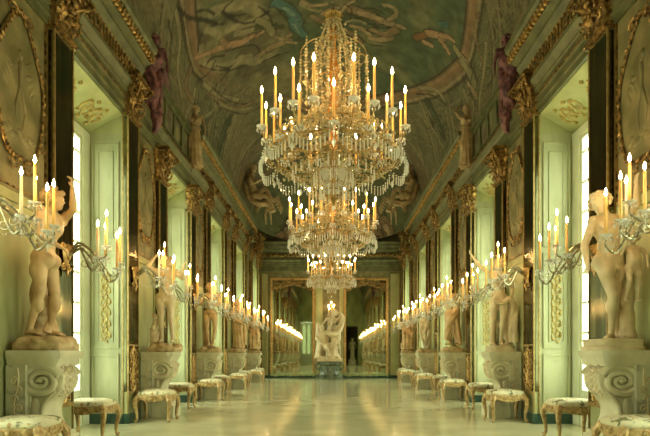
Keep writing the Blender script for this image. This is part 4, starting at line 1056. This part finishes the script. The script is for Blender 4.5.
def head_parts(mb, J, k=1.08):
    c = J['hed']; f = unit(J['look']); n = unit(c-J['nek']); r_ = unit(np.cross(f, n)); u = unit(np.cross(r_, f)); R_ = np.stack([r_, -f, u], 1)
    P = lambda x, y, z: c+(r_*x+f*y+u*z)*k
    mb.cap(J['nek'], P(0, -.02, -.06), .052, .045)
    mb.ell(P(0, -.012, .02), (.074*k, .092*k, .092*k), 16, 12, rot=R_); mb.ell(P(0, .028, -.045), (.052*k, .055*k, .062*k), 14, 10, rot=R_)
    mb.ell(P(0, .066, -.088), (.022*k, .018*k, .016*k), 8, 6, rot=R_)
    mb.cap(P(0, .082, .012), P(0, .103, -.022), .010*k, .014*k, 7); mb.ell(P(0, .078, -.052), (.024*k, .012*k, .007*k), 8, 5, rot=R_); mb.ell(P(0, .075, -.064), (.019*k, .012*k, .008*k), 8, 5, rot=R_)
    for s in (-1, 1):
        mb.cap(P(s*.012, .082, .026), P(s*.05, .062, .028), .009*k, .007*k, 6); mb.ell(P(s*.031, .068, .006), (.014*k, .010*k, .009*k), 8, 6, rot=R_)
        mb.ell(P(s*.042, .05, -.022), (.022*k, .018*k, .018*k), 8, 6, rot=R_); mb.ell(P(s*.076, -.01, -.005), (.010*k, .018*k, .030*k), 7, 6, rot=R_)
    return P
def hair(J, long_=False, seed=1, k=1.08):
    c = J['hed']; f = unit(J['look']); n = unit(c-J['nek']); r_ = unit(np.cross(f, n)); u = unit(np.cross(r_, f)); R_ = np.stack([r_, -f, u], 1)
    mb = MB(); q = random.Random(seed); mb.ell(c+(-f*.03+u*.035)*k, (.084*k, .088*k, .085*k), 14, 10, rot=R_)
    for i in range(60):
        a = q.uniform(0, 2*PI); b = q.uniform(-.5, 1.4); v = r_*math.cos(a)*math.cos(b)*.096+f*(math.sin(a)*math.cos(b)*.105-.02)+u*(math.sin(b)*.10+.03)
        if np.dot(v, f) > .05 and np.dot(v, u) < .07: continue
        rr = q.uniform(.018, .028); mb.ell(c+v*k, (rr*k,)*3, 7, 5)
    if long_:
        mb.ell(c+(-f*.105+u*.02)*k, (.045*k,)*3, 9, 7)
    return mb
def rings_cloth(spec, nf=9, seed=0, m=44):
    """spec: list of (centre xyz, rx, ry, fold depth, twist)"""
    R = []; q = random.Random(seed); ph = [q.uniform(0, 6) for _ in range(3)]
    for (c, rx, ry, fd, tw) in spec:
        A = np.arange(m)*2*PI/m; f = 1+fd*(np.sin(nf*A+ph[0]+tw)+.5*np.sin((nf*1.7//1)*A+ph[1]-tw*.7))
        R.append(np.stack([c[0]+rx*np.cos(A)*f, c[1]+ry*np.sin(A)*f, np.full(m, c[2])+.02*np.sin(3*A+ph[2]+tw)], 1))
    out = []
    for a, b in zip(R, R[1:]):
        for t in (0, .25, .5, .75): out.append(a*(1-t)+b*t)
    out.append(R[-1]); mb = MB(); mb.rings(out); return mb
def sash(P, rad, seed=0, folds=3):
    """a twisted band of cloth following a path"""
    P = catmull(P, 7); mb = MB(); q = random.Random(seed); T = np.gradient(P, axis=0); L = len(P)
    for f in range(folds):
        a0 = f*2*PI/folds+q.uniform(-.3, .3); Q = []
        for i in range(L):
            t = unit(T[i]); u = unit(np.cross(t, V3(.3, .2, 1))); w_ = np.cross(t, u); r_ = rad if np.isscalar(rad) else np.interp(i/(L-1), np.linspace(0, 1, len(rad)), rad)
            Q.append(P[i]+(u*math.cos(a0+i*.12)+w_*math.sin(a0+i*.12))*r_*.6)
        rr = [(.55*(rad if np.isscalar(rad) else np.interp(i/(L-1), np.linspace(0, 1, len(rad)), rad))) for i in range(L)]; mb.tube(Q, rr, 8)
    return mb
def rock(w_, d, h, seed):
    mb = MB(); q = random.Random(seed); mb.box(-w_, w_, -d, d, 0, h*.5)
    for i in range(16):
        x, y = q.uniform(-w_*.75, w_*.75), q.uniform(-d*.75, d*.75); mb.ell((x, y, h*.62), (q.uniform(.06, .13), q.uniform(.06, .12), q.uniform(.04, h*.42)), 8, 6)
    return mb
def slab(w_, d, h):
    mb = MB(); R = []
    for sc_x, z in ((1, 0), (1.0, h*.3), (.94, h*.4), (.94, h*.8), (.98, h*.85), (.96, h)):
        R.append(np.array([(w_*sc_x*math.copysign(abs(math.cos(a))**.5, math.cos(a)), d*sc_x*math.copysign(abs(math.sin(a))**.5, math.sin(a)), z) for a in np.arange(36)*2*PI/36]))
    mb.rings(R); return mb
def trunk(P, rad, seed=0):
    P = catmull(P, 6); q = random.Random(seed); mb = MB(); mb.tube(P, [np.interp(i/(len(P)-1), np.linspace(0, 1, len(rad)), rad)*(1+.1*math.sin(i*1.7)) for i in range(len(P))], 10)
    for i in range(6):
        p = P[q.randrange(len(P)-2)]; a = q.uniform(0, 6.3); mb.ell(p+V3(math.cos(a)*rad[0]*.8, math.sin(a)*rad[0]*.8, 0), (.03, .03, .05), 7, 6)
    return mb
ZP = 1.24
def statue(name, label, loc, mat, pose, female=False, rz=0, base='rock', bh=.17, extras=(), hairlong=False, vox=.013, headon=True, scale=1.0, cat='statue', group='marble statues on the scroll pedestals', basesize=(.245, .22)):
    t = thing(name, label, cat, loc, rz, group); t.scale = (scale*1.08, scale*1.08, scale)
    mb, J = body(pose, female)
    if headon: head_parts(mb, J)
    mb.xf(Matrix.Translation((0, 0, bh))); remesh(mb, 'body', mat, t, vox)
    if headon:
        h = hair(J, hairlong, seed=len(label)); h.xf(Matrix.Translation((0, 0, bh))); remesh(h, 'hair', mat, t, vox*.6, 1)
    b = rock(*basesize, bh, len(label)) if base == 'rock' else slab(*basesize, bh)
    if base == 'rock': remesh(b, 'rock_base', M['rock'], t, .016, 2)
    else: b.build('round_base', mat, t)
    for nm, m_, mt in extras:
        m_.xf(Matrix.Translation((0, 0, bh))); remesh(m_, nm, mt or mat, t, vox, 2)
    return t, J
def SX(s, k): return (s*3.25, ys(k), ZP)
wm, om, mm = M['candlelit_marble'], M['orange_lit_marble'], M['marble']
# left wall ---------------------------------------------------------------
statue('marble_statue', 'nude marble statue turned towards the room with one arm raised, nearest on left wall', (-3.26, ys(1), ZP), wm, dict(
    pel=(-.03, 0, .92), che=(.02, .0, 1.23), nek=(.05, 0, 1.42), hed=(.09, -.01, 1.55), look=(1, -.15, -.1),
    hL=(-.04, .10, .90), hR=(-.02, -.10, .88), kL=(.03, .10, .50), kR=(-.02, -.10, .48), aL=(-.03, .12, .07), aR=(-.14, -.08, .07), toeL=(1, 0, 0), toeR=(1, -.1, 0),
    sR=(.04, -.18, 1.38), sL=(.06, .18, 1.36), eR=(.06, -.25, 1.10), wR=(.26, -.24, .97), eL=(.22, .12, 1.48), wL=(.26, .02, 1.70), tL=(0, 1, 0), tR=(0, -1, 0), curl=1.2),
    extras=[('drapery', sash([(-.10, .12, 1.02), (-.12, .16, .80), (-.16, .12, .50), (-.12, .16, .20), (-.10, .16, .02)], [.05, .07, .08, .10, .13], 2, 4), wm),
            ('tree_stump', trunk([(-.14, .10, 0), (-.12, .12, .3), (-.13, .10, .52)], [.10, .075, .06], 3), M['rock'])])
statue('marble_statue', 'nude marble torso with both arms lifted beside a tree stump, second on left wall', (-3.19, ys(2), ZP), mm, dict(
    pel=(.0, 0, .92), che=(.02, .0, 1.22), nek=(.03, 0, 1.41), hed=(.06, .03, 1.54), look=(.6, -.6, .5), hL=(-.09, 0, .88), hR=(.09, 0, .91),
    kL=(-.05, -.08, .50), kR=(.10, -.01, .50), aL=(-.07, .02, .07), aR=(.12, .04, .07), sL=(-.17, 0, 1.38), sR=(.20, 0, 1.36),
    eL=(-.30, -.06, 1.46), wL=(-.16, -.10, 1.62), eR=(.32, -.08, 1.24), wR=(.38, -.20, 1.42), curl=1.0),
    extras=[('tree_stump', trunk([(-.19, .02, 0), (-.20, .02, .22), (-.17, .0, .42), (-.21, .02, .58)], [.09, .07, .055, .035], 5), mm)])
statue('marble_statue', 'muscular curly-haired marble nude with arms crossed over the chest, third on left wall', SX(-1, 3), om, dict(
    pel=(.0, 0, .92), che=(-.02, .0, 1.23), nek=(-.01, -.01, 1.42), hed=(-.0, -.03, 1.56), look=(.35, -1, -.25), hL=(-.10, 0, .90), hR=(.09, 0, .88),
    kL=(-.10, -.02, .49), kR=(.13, -.10, .50), aL=(-.07, .02, .07), aR=(.06, -.06, .07), sL=(-.20, 0, 1.37), sR=(.18, 0, 1.38),
    eL=(-.26, -.10, 1.12), wL=(-.06, -.20, 1.20), eR=(.25, -.08, 1.12), wR=(.05, -.20, 1.08), tL=(0, 0, 1), tR=(0, 0, 1), curl=.9),
    extras=[('drapery', sash([(-.16, .08, .95), (-.18, .10, .6), (-.14, .10, .2), (-.12, .12, .02)], [.04, .06, .07, .08], 2), om)])
def draped(seed, lean=0.0, sit=False):
    if sit: return rings_cloth([((-.02, -.1, .0), .24, .22, .06, 0), ((0, -.12, .30), .20, .20, .07, .4), ((.02, -.10, .56), .22, .24, .06, 1.0), ((0, .02, .72), .21, .19, .05, 1.5), ((0, .03, .98), .15, .12, .05, 2)], 9, seed)
    return rings_cloth([((lean, 0, .0), .20, .17, .08, 0), ((lean*.8, -.01, .25), .165, .145, .09, .5), ((lean*.4, -.02, .55), .165, .14, .08, 1.1), ((0, 0, .85), .178, .135, .05, 1.8), ((-.01, 0, 1.0), .15, .115, .04, 2.2), ((-.01, 0, 1.10), .14, .11, .03, 2.6)], 10, seed)
statue('marble_statue', 'marble lady wrapped in drapery with a hand to her breast, fourth on left wall', SX(-1, 4), om, dict(
    che=(-.03, 0, 1.22), nek=(-.02, 0, 1.40), hed=(.01, -.02, 1.53), look=(.5, -1, -.2), kR=(.13, -.12, .5), sL=(-.18, 0, 1.35), sR=(.15, 0, 1.36),
    eL=(-.25, -.05, 1.12), wL=(-.08, -.18, 1.17), eR=(.24, -.04, 1.12), wR=(.20, -.16, .94)), female=True, hairlong=True, vox=.016,
    extras=[('drapery', draped(4, .03), om), ('shawl', sash([(-.20, .04, 1.30), (-.10, -.13, 1.02), (.10, -.15, .86), (.22, -.02, .80), (.24, .02, .45), (.22, .02, .1)], [.03, .05, .06, .05, .06, .07], 6, 4), om)])
statue('marble_statue', 'seated marble figure in heavy drapery, farthest on left wall', SX(-1, 5), om, dict(
    pel=(0, .04, .68), che=(.02, -.02, .98), nek=(.03, -.04, 1.17), hed=(.04, -.08, 1.30), look=(.3, -1, -.3), hL=(-.09, 0, .66), hR=(.09, 0, .66), kL=(-.14, -.32, .58), kR=(.16, -.30, .62), aL=(-.12, -.28, .10), aR=(.14, -.24, .12),
    sL=(-.16, -.02, 1.12), sR=(.20, -.04, 1.12), eL=(-.26, -.08, .88), wL=(-.12, -.26, .78), eR=(.30, -.14, .92), wR=(.18, -.30, 1.05)), female=True, hairlong=True, vox=.018,
    extras=[('drapery', draped(9, sit=True), om), ('rock_seat', rock(.22, .2, .55, 4), M['rock'])])
# right wall --------------------------------------------------------------
def putto(c, s, lk=(0, -1, .2), wings=False, arms=((-.26, .0, 1.24), (.26, -.1, 1.2))):
    P = dict(pel=(0, 0, .80), che=(0, 0, 1.08), nek=(0, 0, 1.26), hed=(0, -.02, 1.44), look=lk, hL=(-.09, 0, .76), hR=(.09, 0, .76), kL=(-.13, -.14, .46), kR=(.12, -.04, .42), aL=(-.12, .02, .08), aR=(.14, .06, .08),
             sL=(-.16, 0, 1.20), sR=(.16, 0, 1.20), eL=(-.26, -.05, 1.06), wL=arms[0], eR=(.27, -.06, 1.06), wR=arms[1])
    mb, J = body(P, True); head_parts(mb, J, 1.45)
    mb.ell((0, -.05, .95), (.16, .14, .17), 12, 9); q = hair(J, False, 3, 1.45); mb.v += q.v; n0 = mb.n; mb.f += [tuple(i+n0 for i in f) for f in q.f]; mb.n += q.n
    mb.xf(Matrix.Translation(c) @ Matrix.Scale(s, 4)); return mb
statue('marble_statue', 'nude curly-haired marble youth leaning beside a trunk with a small child, nearest on right wall', (3.23, ys(1), ZP), mm, dict(
    pel=(-.03, 0, .93), che=(-.05, -.01, 1.24), nek=(-.10, -.02, 1.41), hed=(-.16, -.05, 1.53), look=(-.75, -.8, -.3), hL=(-.13, -.02, .90), hR=(.06, .03, .92),
    kL=(-.06, -.12, .50), kR=(.04, .04, .50), aL=(.0, .02, .07), aR=(.10, .10, .07), toeL=(-.8, -.7, 0), toeR=(.3, -1, 0), sL=(-.22, -.04, 1.34), sR=(.13, .02, 1.38),
    eL=(-.31, -.02, 1.07), wL=(-.33, -.12, .84), eR=(.26, .0, 1.54), wR=(.22, -.06, 1.74), tL=(0, -1, 0), curl=.5),
    base='slab', bh=.13, basesize=(.27, .23), vox=.012,
    extras=[('tree_trunk', trunk([(.19, .06, 0), (.18, .07, .35), (.20, .06, .7), (.19, .05, .98)], [.10, .085, .075, .06], 3), mm), ('child', putto((.17, -.07, .42), .50, (-.5, -1, .1), arms=((-.22, -.2, 1.3), (.2, -.2, .8))), mm)])
statue('marble_statue', 'marble woman raising one arm, drapery falling over an urn, second on right wall', SX(1, 2), mm, dict(
    pel=(-.0, 0, .93), che=(-.02, .0, 1.23), nek=(-.04, 0, 1.41), hed=(-.02, -.02, 1.54), look=(-.5, -1, .25), hL=(-.09, 0, .92), hR=(.08, 0, .88),
    kL=(-.13, -.02, .50), kR=(.02, -.12, .52), aL=(-.13, .02, .07), aR=(-.0, -.06, .07), sL=(-.17, 0, 1.37), sR=(.14, 0, 1.35),
    eL=(-.36, -.02, 1.52), wL=(-.50, -.06, 1.70), eR=(.24, .02, 1.10), wR=(.18, -.10, .90), curl=.6), female=True, hairlong=True, base='slab', bh=.12, basesize=(.24, .22),
    extras=[('urn', (lambda u: (u.lathe([(.06, 0), (.09, .02), (.05, .08), (.10, .2), (.125, .36), (.11, .46), (.07, .52), (.10, .56), (.08, .58)], 16, (.17, .05, 0)), u)[1])(MB()), mm),
            ('drapery', (lambda a, b: (a.v.extend(b.v), a.f.extend([tuple(i+a.n for i in f) for f in b.f]), a)[2])(sash([(-.14, -.10, .86), (.0, -.14, .80), (.14, -.10, .88), (.22, -.06, .66), (.20, -.10, .36), (.22, -.06, .06)], [.03, .04, .06, .075, .08, .09], 3, 4), sash([(.20, .0, .9), (.24, .02, .6), (.12, .0, .5), (.20, -.08, .72)], .045, 4, 3)), mm)])
statue('marble_statue', 'striding marble figure in a swept cloak, head raised to the flames, third on right wall', SX(1, 3), wm, dict(
    pel=(-.0, 0, .92), che=(-.06, .0, 1.23), nek=(-.08, 0, 1.42), hed=(-.10, -.01, 1.56), look=(-.9, -.5, .25), hL=(-.09, .02, .90), hR=(.08, -.02, .90),
    kL=(-.10, -.02, .50), kR=(.12, -.08, .52), aL=(-.02, .06, .10), aR=(.22, -.04, .08), toeL=(-1, -.2, 0), toeR=(-.8, -.5, 0), sL=(-.20, -.04, 1.37), sR=(.12, .04, 1.38),
    eL=(-.34, -.1, 1.22), wL=(-.46, -.14, 1.30), eR=(.22, .0, 1.12), wR=(.05, -.16, 1.10)), female=False, vox=.014,
    extras=[('cloak', sash([(-.18, -.04, 1.38), (.0, -.12, 1.20), (.10, -.12, .98), (-.04, -.14, .74), (-.10, -.08, .45), (-.12, .0, .18)], [.04, .06, .08, .10, .08, .06], 3, 5), wm), ('cloak_back', sash([(.12, .10, 1.36), (.14, .14, 1.0), (.16, .12, .5), (.22, .10, .1)], [.06, .10, .10, .08], 3, 4), wm)])
statue('marble_statue', 'pale marble nude woman twisting with bent knees, fourth on right wall', SX(1, 4), mm, dict(
    pel=(.02, 0, .90), che=(-.04, .0, 1.20), nek=(-.02, 0, 1.38), hed=(.03, -.03, 1.50), look=(.7, -.8, -.2), kL=(-.13, -.06, .50), kR=(-.02, -.14, .52), aL=(.02, .02, .07), aR=(.06, -.08, .07), hL=(-.07, 0, .88), hR=(.11, 0, .88),
    sL=(-.20, -.02, 1.33), sR=(.12, .02, 1.35), eL=(-.26, -.1, 1.10), wL=(-.08, -.2, 1.18), eR=(.24, -.02, 1.50), wR=(.12, -.06, 1.68)), female=True, hairlong=True, vox=.016,
    extras=[('drapery', sash([(.16, .0, .90), (.18, .06, .6), (.16, .10, .3), (.12, .10, .02)], [.04, .07, .08, .1], 2, 4), mm)])
statue('marble_statue', 'amber-toned group of a seated draped figure with a child, farthest on right wall', SX(1, 5), om, dict(
    pel=(0, .04, .66), che=(-.02, .0, .98), nek=(-.02, -.02, 1.17), hed=(-.05, -.05, 1.30), look=(-.5, -1, -.2), hL=(-.09, 0, .66), hR=(.09, 0, .66), kL=(-.18, -.30, .60), kR=(.14, -.30, .58), aL=(-.16, -.26, .10), aR=(.12, -.24, .12),
    sL=(-.19, -.02, 1.12), sR=(.16, -.02, 1.12), eL=(-.30, -.1, .9), wL=(-.2, -.28, .82), eR=(.26, -.1, .92), wR=(.10, -.26, .90)), vox=.018,
    extras=[('drapery', draped(19, sit=True), om), ('rock_seat', rock(.24, .22, .55, 6), M['rock']), ('child', putto((.16, -.18, .02), .62), om)])
# statues of the bay just behind the camera, seen only in the end mirrors
for s in (-1, 1):
    statue('marble_statue', 'marble figure on %s wall seen in the end mirrors, behind the nearest statue' % SIDE[s], SX(s, 0), mm, dict(
        eL=(-.30, -.05, 1.2), wL=(-.18, -.15, 1.38), kL=(-.12, -.1, .5)), female=s > 0, vox=.022, extras=[('drapery', draped(3+s), mm)])
statue('marble_statue', 'pale draped figure in the dark doorway, reflected in the right end mirror', (2.35, BACK-.7, 0), M['pale_marble'], dict(look=(0, 1, 0)), female=True, vox=.025, scale=1.35, base='slab', bh=.45, basesize=(.3, .3), group=None, extras=[('drapery', draped(30), M['pale_marble'])])

# central group on its round pedestal --------------------------------------
pt = thing('round_pedestal', 'dark veined marble drum pedestal under the central sculpture group', 'pedestal', (-.06, 24.25, 0))
mb = MB(); mb.lathe([(.66, 0), (.66, .12), (.60, .14), (.60, .20), (.54, .24)], 36); mb.build('plinth', M['dark_marble'], pt)
mb = MB(); mb.lathe([(.52, .24), (.50, .30), (.47, .60), (.48, .66)], 36)
for i in range(8): a = i*PI/4; mb.ell((.49*math.cos(a), .49*math.sin(a), .48), (.05, .05, .10), 8, 6)
mb.build('drum', M['dark_marble'], pt)
mb = MB(); mb.lathe([(.50, .66), (.58, .70), (.60, .76), (.60, .82), (.56, .84)], 36); mb.build('cap', M['dark_marble'], pt)
for s in (-1, 1):
    q = MB(); q.tube(catmull([(s*.56, -.1, .72), (s*.66, -.1, .64), (s*.60, -.1, .50), (s*.50, -.1, .46)], 4), .03, 7); q.build('scroll_handle', M['dark_marble'], pt)
grp = thing('sculpture_group', 'white marble group of entwined figures in swirling drapery at the centre of the far wall', 'sculpture', (-.06, 24.25, .846)); grp.scale = (1.42,)*3
fig1, J1 = body(dict(pel=(-.02, .02, .98), che=(.06, .02, 1.28), nek=(.10, 0, 1.46), hed=(.14, -.03, 1.59), look=(-.6, -.9, -.3), sL=(-.10, -.02, 1.44), sR=(.26, .02, 1.40), eL=(-.24, -.12, 1.24), wL=(-.34, -.16, 1.02), eR=(.38, -.02, 1.56), wR=(.34, -.08, 1.72),
    kL=(-.12, -.12, .56), kR=(.14, -.06, .56), aL=(-.10, .02, .20), aR=(.20, .05, .20)), True); head_parts(fig1, J1); remesh(fig1, 'standing_figure', mm, grp, .018)
q = hair(J1, True, 4); remesh(q, 'hair', mm, grp, .014, 1)
fig2, J2 = body(dict(pel=(-.22, -.10, .52), che=(-.26, -.12, .82), nek=(-.26, -.14, 1.0), hed=(-.26, -.18, 1.13), look=(.5, -.8, .4), hL=(-.30, -.1, .5), hR=(-.14, -.12, .5), kL=(-.36, -.34, .36), kR=(-.08, -.36, .42), aL=(-.34, -.24, .12), aR=(-.06, -.28, .12),
    sL=(-.42, -.12, .96), sR=(-.10, -.12, .96), eL=(-.46, -.2, .74), wL=(-.30, -.3, .66), eR=(.02, -.2, 1.08), wR=(.06, -.18, 1.28))); head_parts(fig2, J2); remesh(fig2, 'crouching_figure', mm, grp, .018)
remesh(putto((.28, -.16, .10), .50, (-.4, -1, .3)), 'child', mm, grp, .018)
a = sash([(-.42, .0, 1.30), (-.34, .05, 1.0), (-.1, -.12, .95), (.16, -.14, .90), (.34, -.02, 1.15), (.42, .05, 1.45), (.30, .08, 1.66)], [.06, .10, .09, .10, .11, .09, .05], 5, 5)
for b in (sash([(.20, -.05, 1.2), (.26, -.10, .8), (.12, -.12, .45), (.18, -.1, .1)], [.08, .12, .14, .16], 6, 5), sash([(-.3, .1, 1.1), (-.30, .1, .6), (-.34, .05, .1)], [.08, .13, .18], 7, 5), sash([(-.1, -.05, .6), (0, -.14, .3), (0, -.15, .05)], [.10, .13, .16], 8, 5)):
    a.v += b.v; a.f += [tuple(i+a.n for i in f) for f in b.f]; a.n += b.n
remesh(a, 'drapery', mm, grp, .018, 2)
b = rock(.42, .36, .20, 5); remesh(b, 'rock_base', mm, grp, .02, 2)

# painted stucco figures standing on the low moulding of the middle bay
for s in (-1, 1):
    statue('stucco_figure', 'purple-draped painted stucco figure high on %s wall at the near cornice end' % SIDE[s], (s*3.40, 9.86, 5.87), M['purple'], dict(look=(-s*.6, -1, -.5), kR=(.13, -.08, .5)), female=True, hairlong=True, base='slab', bh=.04, basesize=(.14, .14), vox=.018, scale=.86, group='painted stucco figures high on the side walls', cat='sculpture',
        extras=[('drapery', sash([(s*.12, 0, 1.42), (-s*.10, -.08, 1.15), (s*.10, -.10, .85), (-s*.02, -.08, .5), (s*.08, -.06, .15), (-s*.04, -.04, -.2), (s*.03, -.02, -.5)], [.06, .11, .15, .12, .14, .10, .04], 5, 5), M['purple'])])
    statue('stucco_figure', 'pale olive stucco figure high on %s wall beside the far cornice' % SIDE[s], (s*3.40, 12.75, 5.87), M['stucco_fig'], dict(look=(-s*.6, -1, -.5), eL=(-.3, -.05, 1.5), wL=(-.16, -.05, 1.7), kL=(-.12, -.1, .52)), female=True, base='slab', bh=.04, basesize=(.14, .14), vox=.02, scale=.9, group='painted stucco figures high on the side walls', cat='sculpture',
        extras=[('drapery', draped(40+s), M['stucco_fig'])])
# stucco figures reclining on the cornice corners at the far end -------------
for s in (-1, 1):
    t = thing('stucco_figure', 'brown stucco nude sprawling over the cornice at the far %s corner' % SIDE[s], 'sculpture', (s*3.02, 19.3, 6.80), 0 if s < 0 else 0, 'stucco figures on the cornice'); 
    def X(p): return (-s*p[0], p[1], p[2])
    P = dict(pel=X((.10, 0, .35)), che=X((.0, -.05, .68)), nek=X((-.02, -.06, .88)), hed=X((.06, -.10, 1.0)), look=X((.6, -.8, -.2)),
        hL=X((.02, .08, .32)), hR=X((.16, -.08, .32)), kL=X((.38, .05, .52)), kR=X((.46, -.12, .24)), aL=X((.60, .05, .20)), aR=X((.66, -.14, -.12)),
        sL=X((-.12, .12, .82)), sR=X((.06, -.20, .82)), eL=X((-.22, .1, 1.08)), wL=X((.0, .02, 1.30)), eR=X((.14, -.28, .58)), wR=X((.34, -.30, .66)))
    if s > 0:
        for a_, b_ in (('hL', 'hR'), ('kL', 'kR'), ('aL', 'aR'), ('sL', 'sR'), ('eL', 'eR'), ('wL', 'wR')): P[a_], P[b_] = P[b_], P[a_]
        P = {k: v for k, v in P.items()}
    mb, J = body(P); head_parts(mb, J); mb.xf(Matrix.Scale(1.35, 4)); remesh(mb, 'body', M['stucco_fig'], t, .022)
    q = hair(J, False, 3); q.xf(Matrix.Scale(1.35, 4)); remesh(q, 'hair', M['stucco_fig'], t, .018, 1)
    q = sash([X((-.3, .1, .9)), X((-.1, .1, .4)), X((.3, .0, .12)), X((.7, -.1, .10)), X((.85, -.1, -.25))], [.08, .12, .12, .10, .07], 3, 4); remesh(q, 'drapery', M['stucco_fig'], t, .022, 2)
    t2 = thing('stucco_figure', 'brown stucco figure curled below the cornice at the far %s corner' % SIDE[s], 'sculpture', (s*2.85, 21.1, 6.76), 0, 'stucco figures on the cornice')
    mb = putto(X((.25, 0, -.2)), .85, X((.5, -1, .3)), arms=(X((.3, -.1, 1.5)) if s > 0 else (-.3, -.1, 1.5), (.3, -.2, .9))); remesh(mb, 'body', M['stucco_fig'], t2, .022)
    w_ = MB()
    for sd in (-1, 1):
        for j in range(6): w_.ell((sd*(.28+.05*j)-s*.25, .15, .95-.10*j), (.16, .03, .05), 8, 5, rot=Matrix.Rotation(-sd*(.5+.15*j), 3, 'Y'))
    w_.build('wings', M['stucco_fig'], t2)
    g = MB(); r = random.Random(9+s)
    for i in range(130): g.ell((r.uniform(-.2, .2), r.uniform(-.2, .2), r.uniform(.0, .4)), (.065, .03, .04), 5, 4, rot=Matrix.Rotation(r.uniform(-1.5, 1.5), 3, 'Y'))
    o = g.build('dark_foliage', M['dark_leaf']); o.location = (s*2.9, 20.5, 7.25); tag(o, 'dark leafy cluster behind the stucco figures at the far %s corner of the vault' % SIDE[s], 'foliage')
    # gilded trophy hanging under the corner
    g = MB(); r = random.Random(19+s)
    for i in range(26): curl_tube(g, (r.uniform(-.22, .22), r.uniform(-.3, .3), r.uniform(-.5, .5)), (1, 0, 0) if i % 2 else (0, 1, 0), (0, 0, r.choice((-1, 1))), r.uniform(.08, .16), 1.3, .03, 12)
    for i in range(24): g.ell((r.uniform(-.2, .2), r.uniform(-.3, .3), r.uniform(-.5, .5)), (.05, .06, .07), 6, 4)
    o = g.build('gilded_trophy', M['old_gold']); o.location = (s*3.12, 21.6, 5.9); tag(o, 'gilded carved trophy under the cornice at the far %s corner' % SIDE[s], 'ornament')
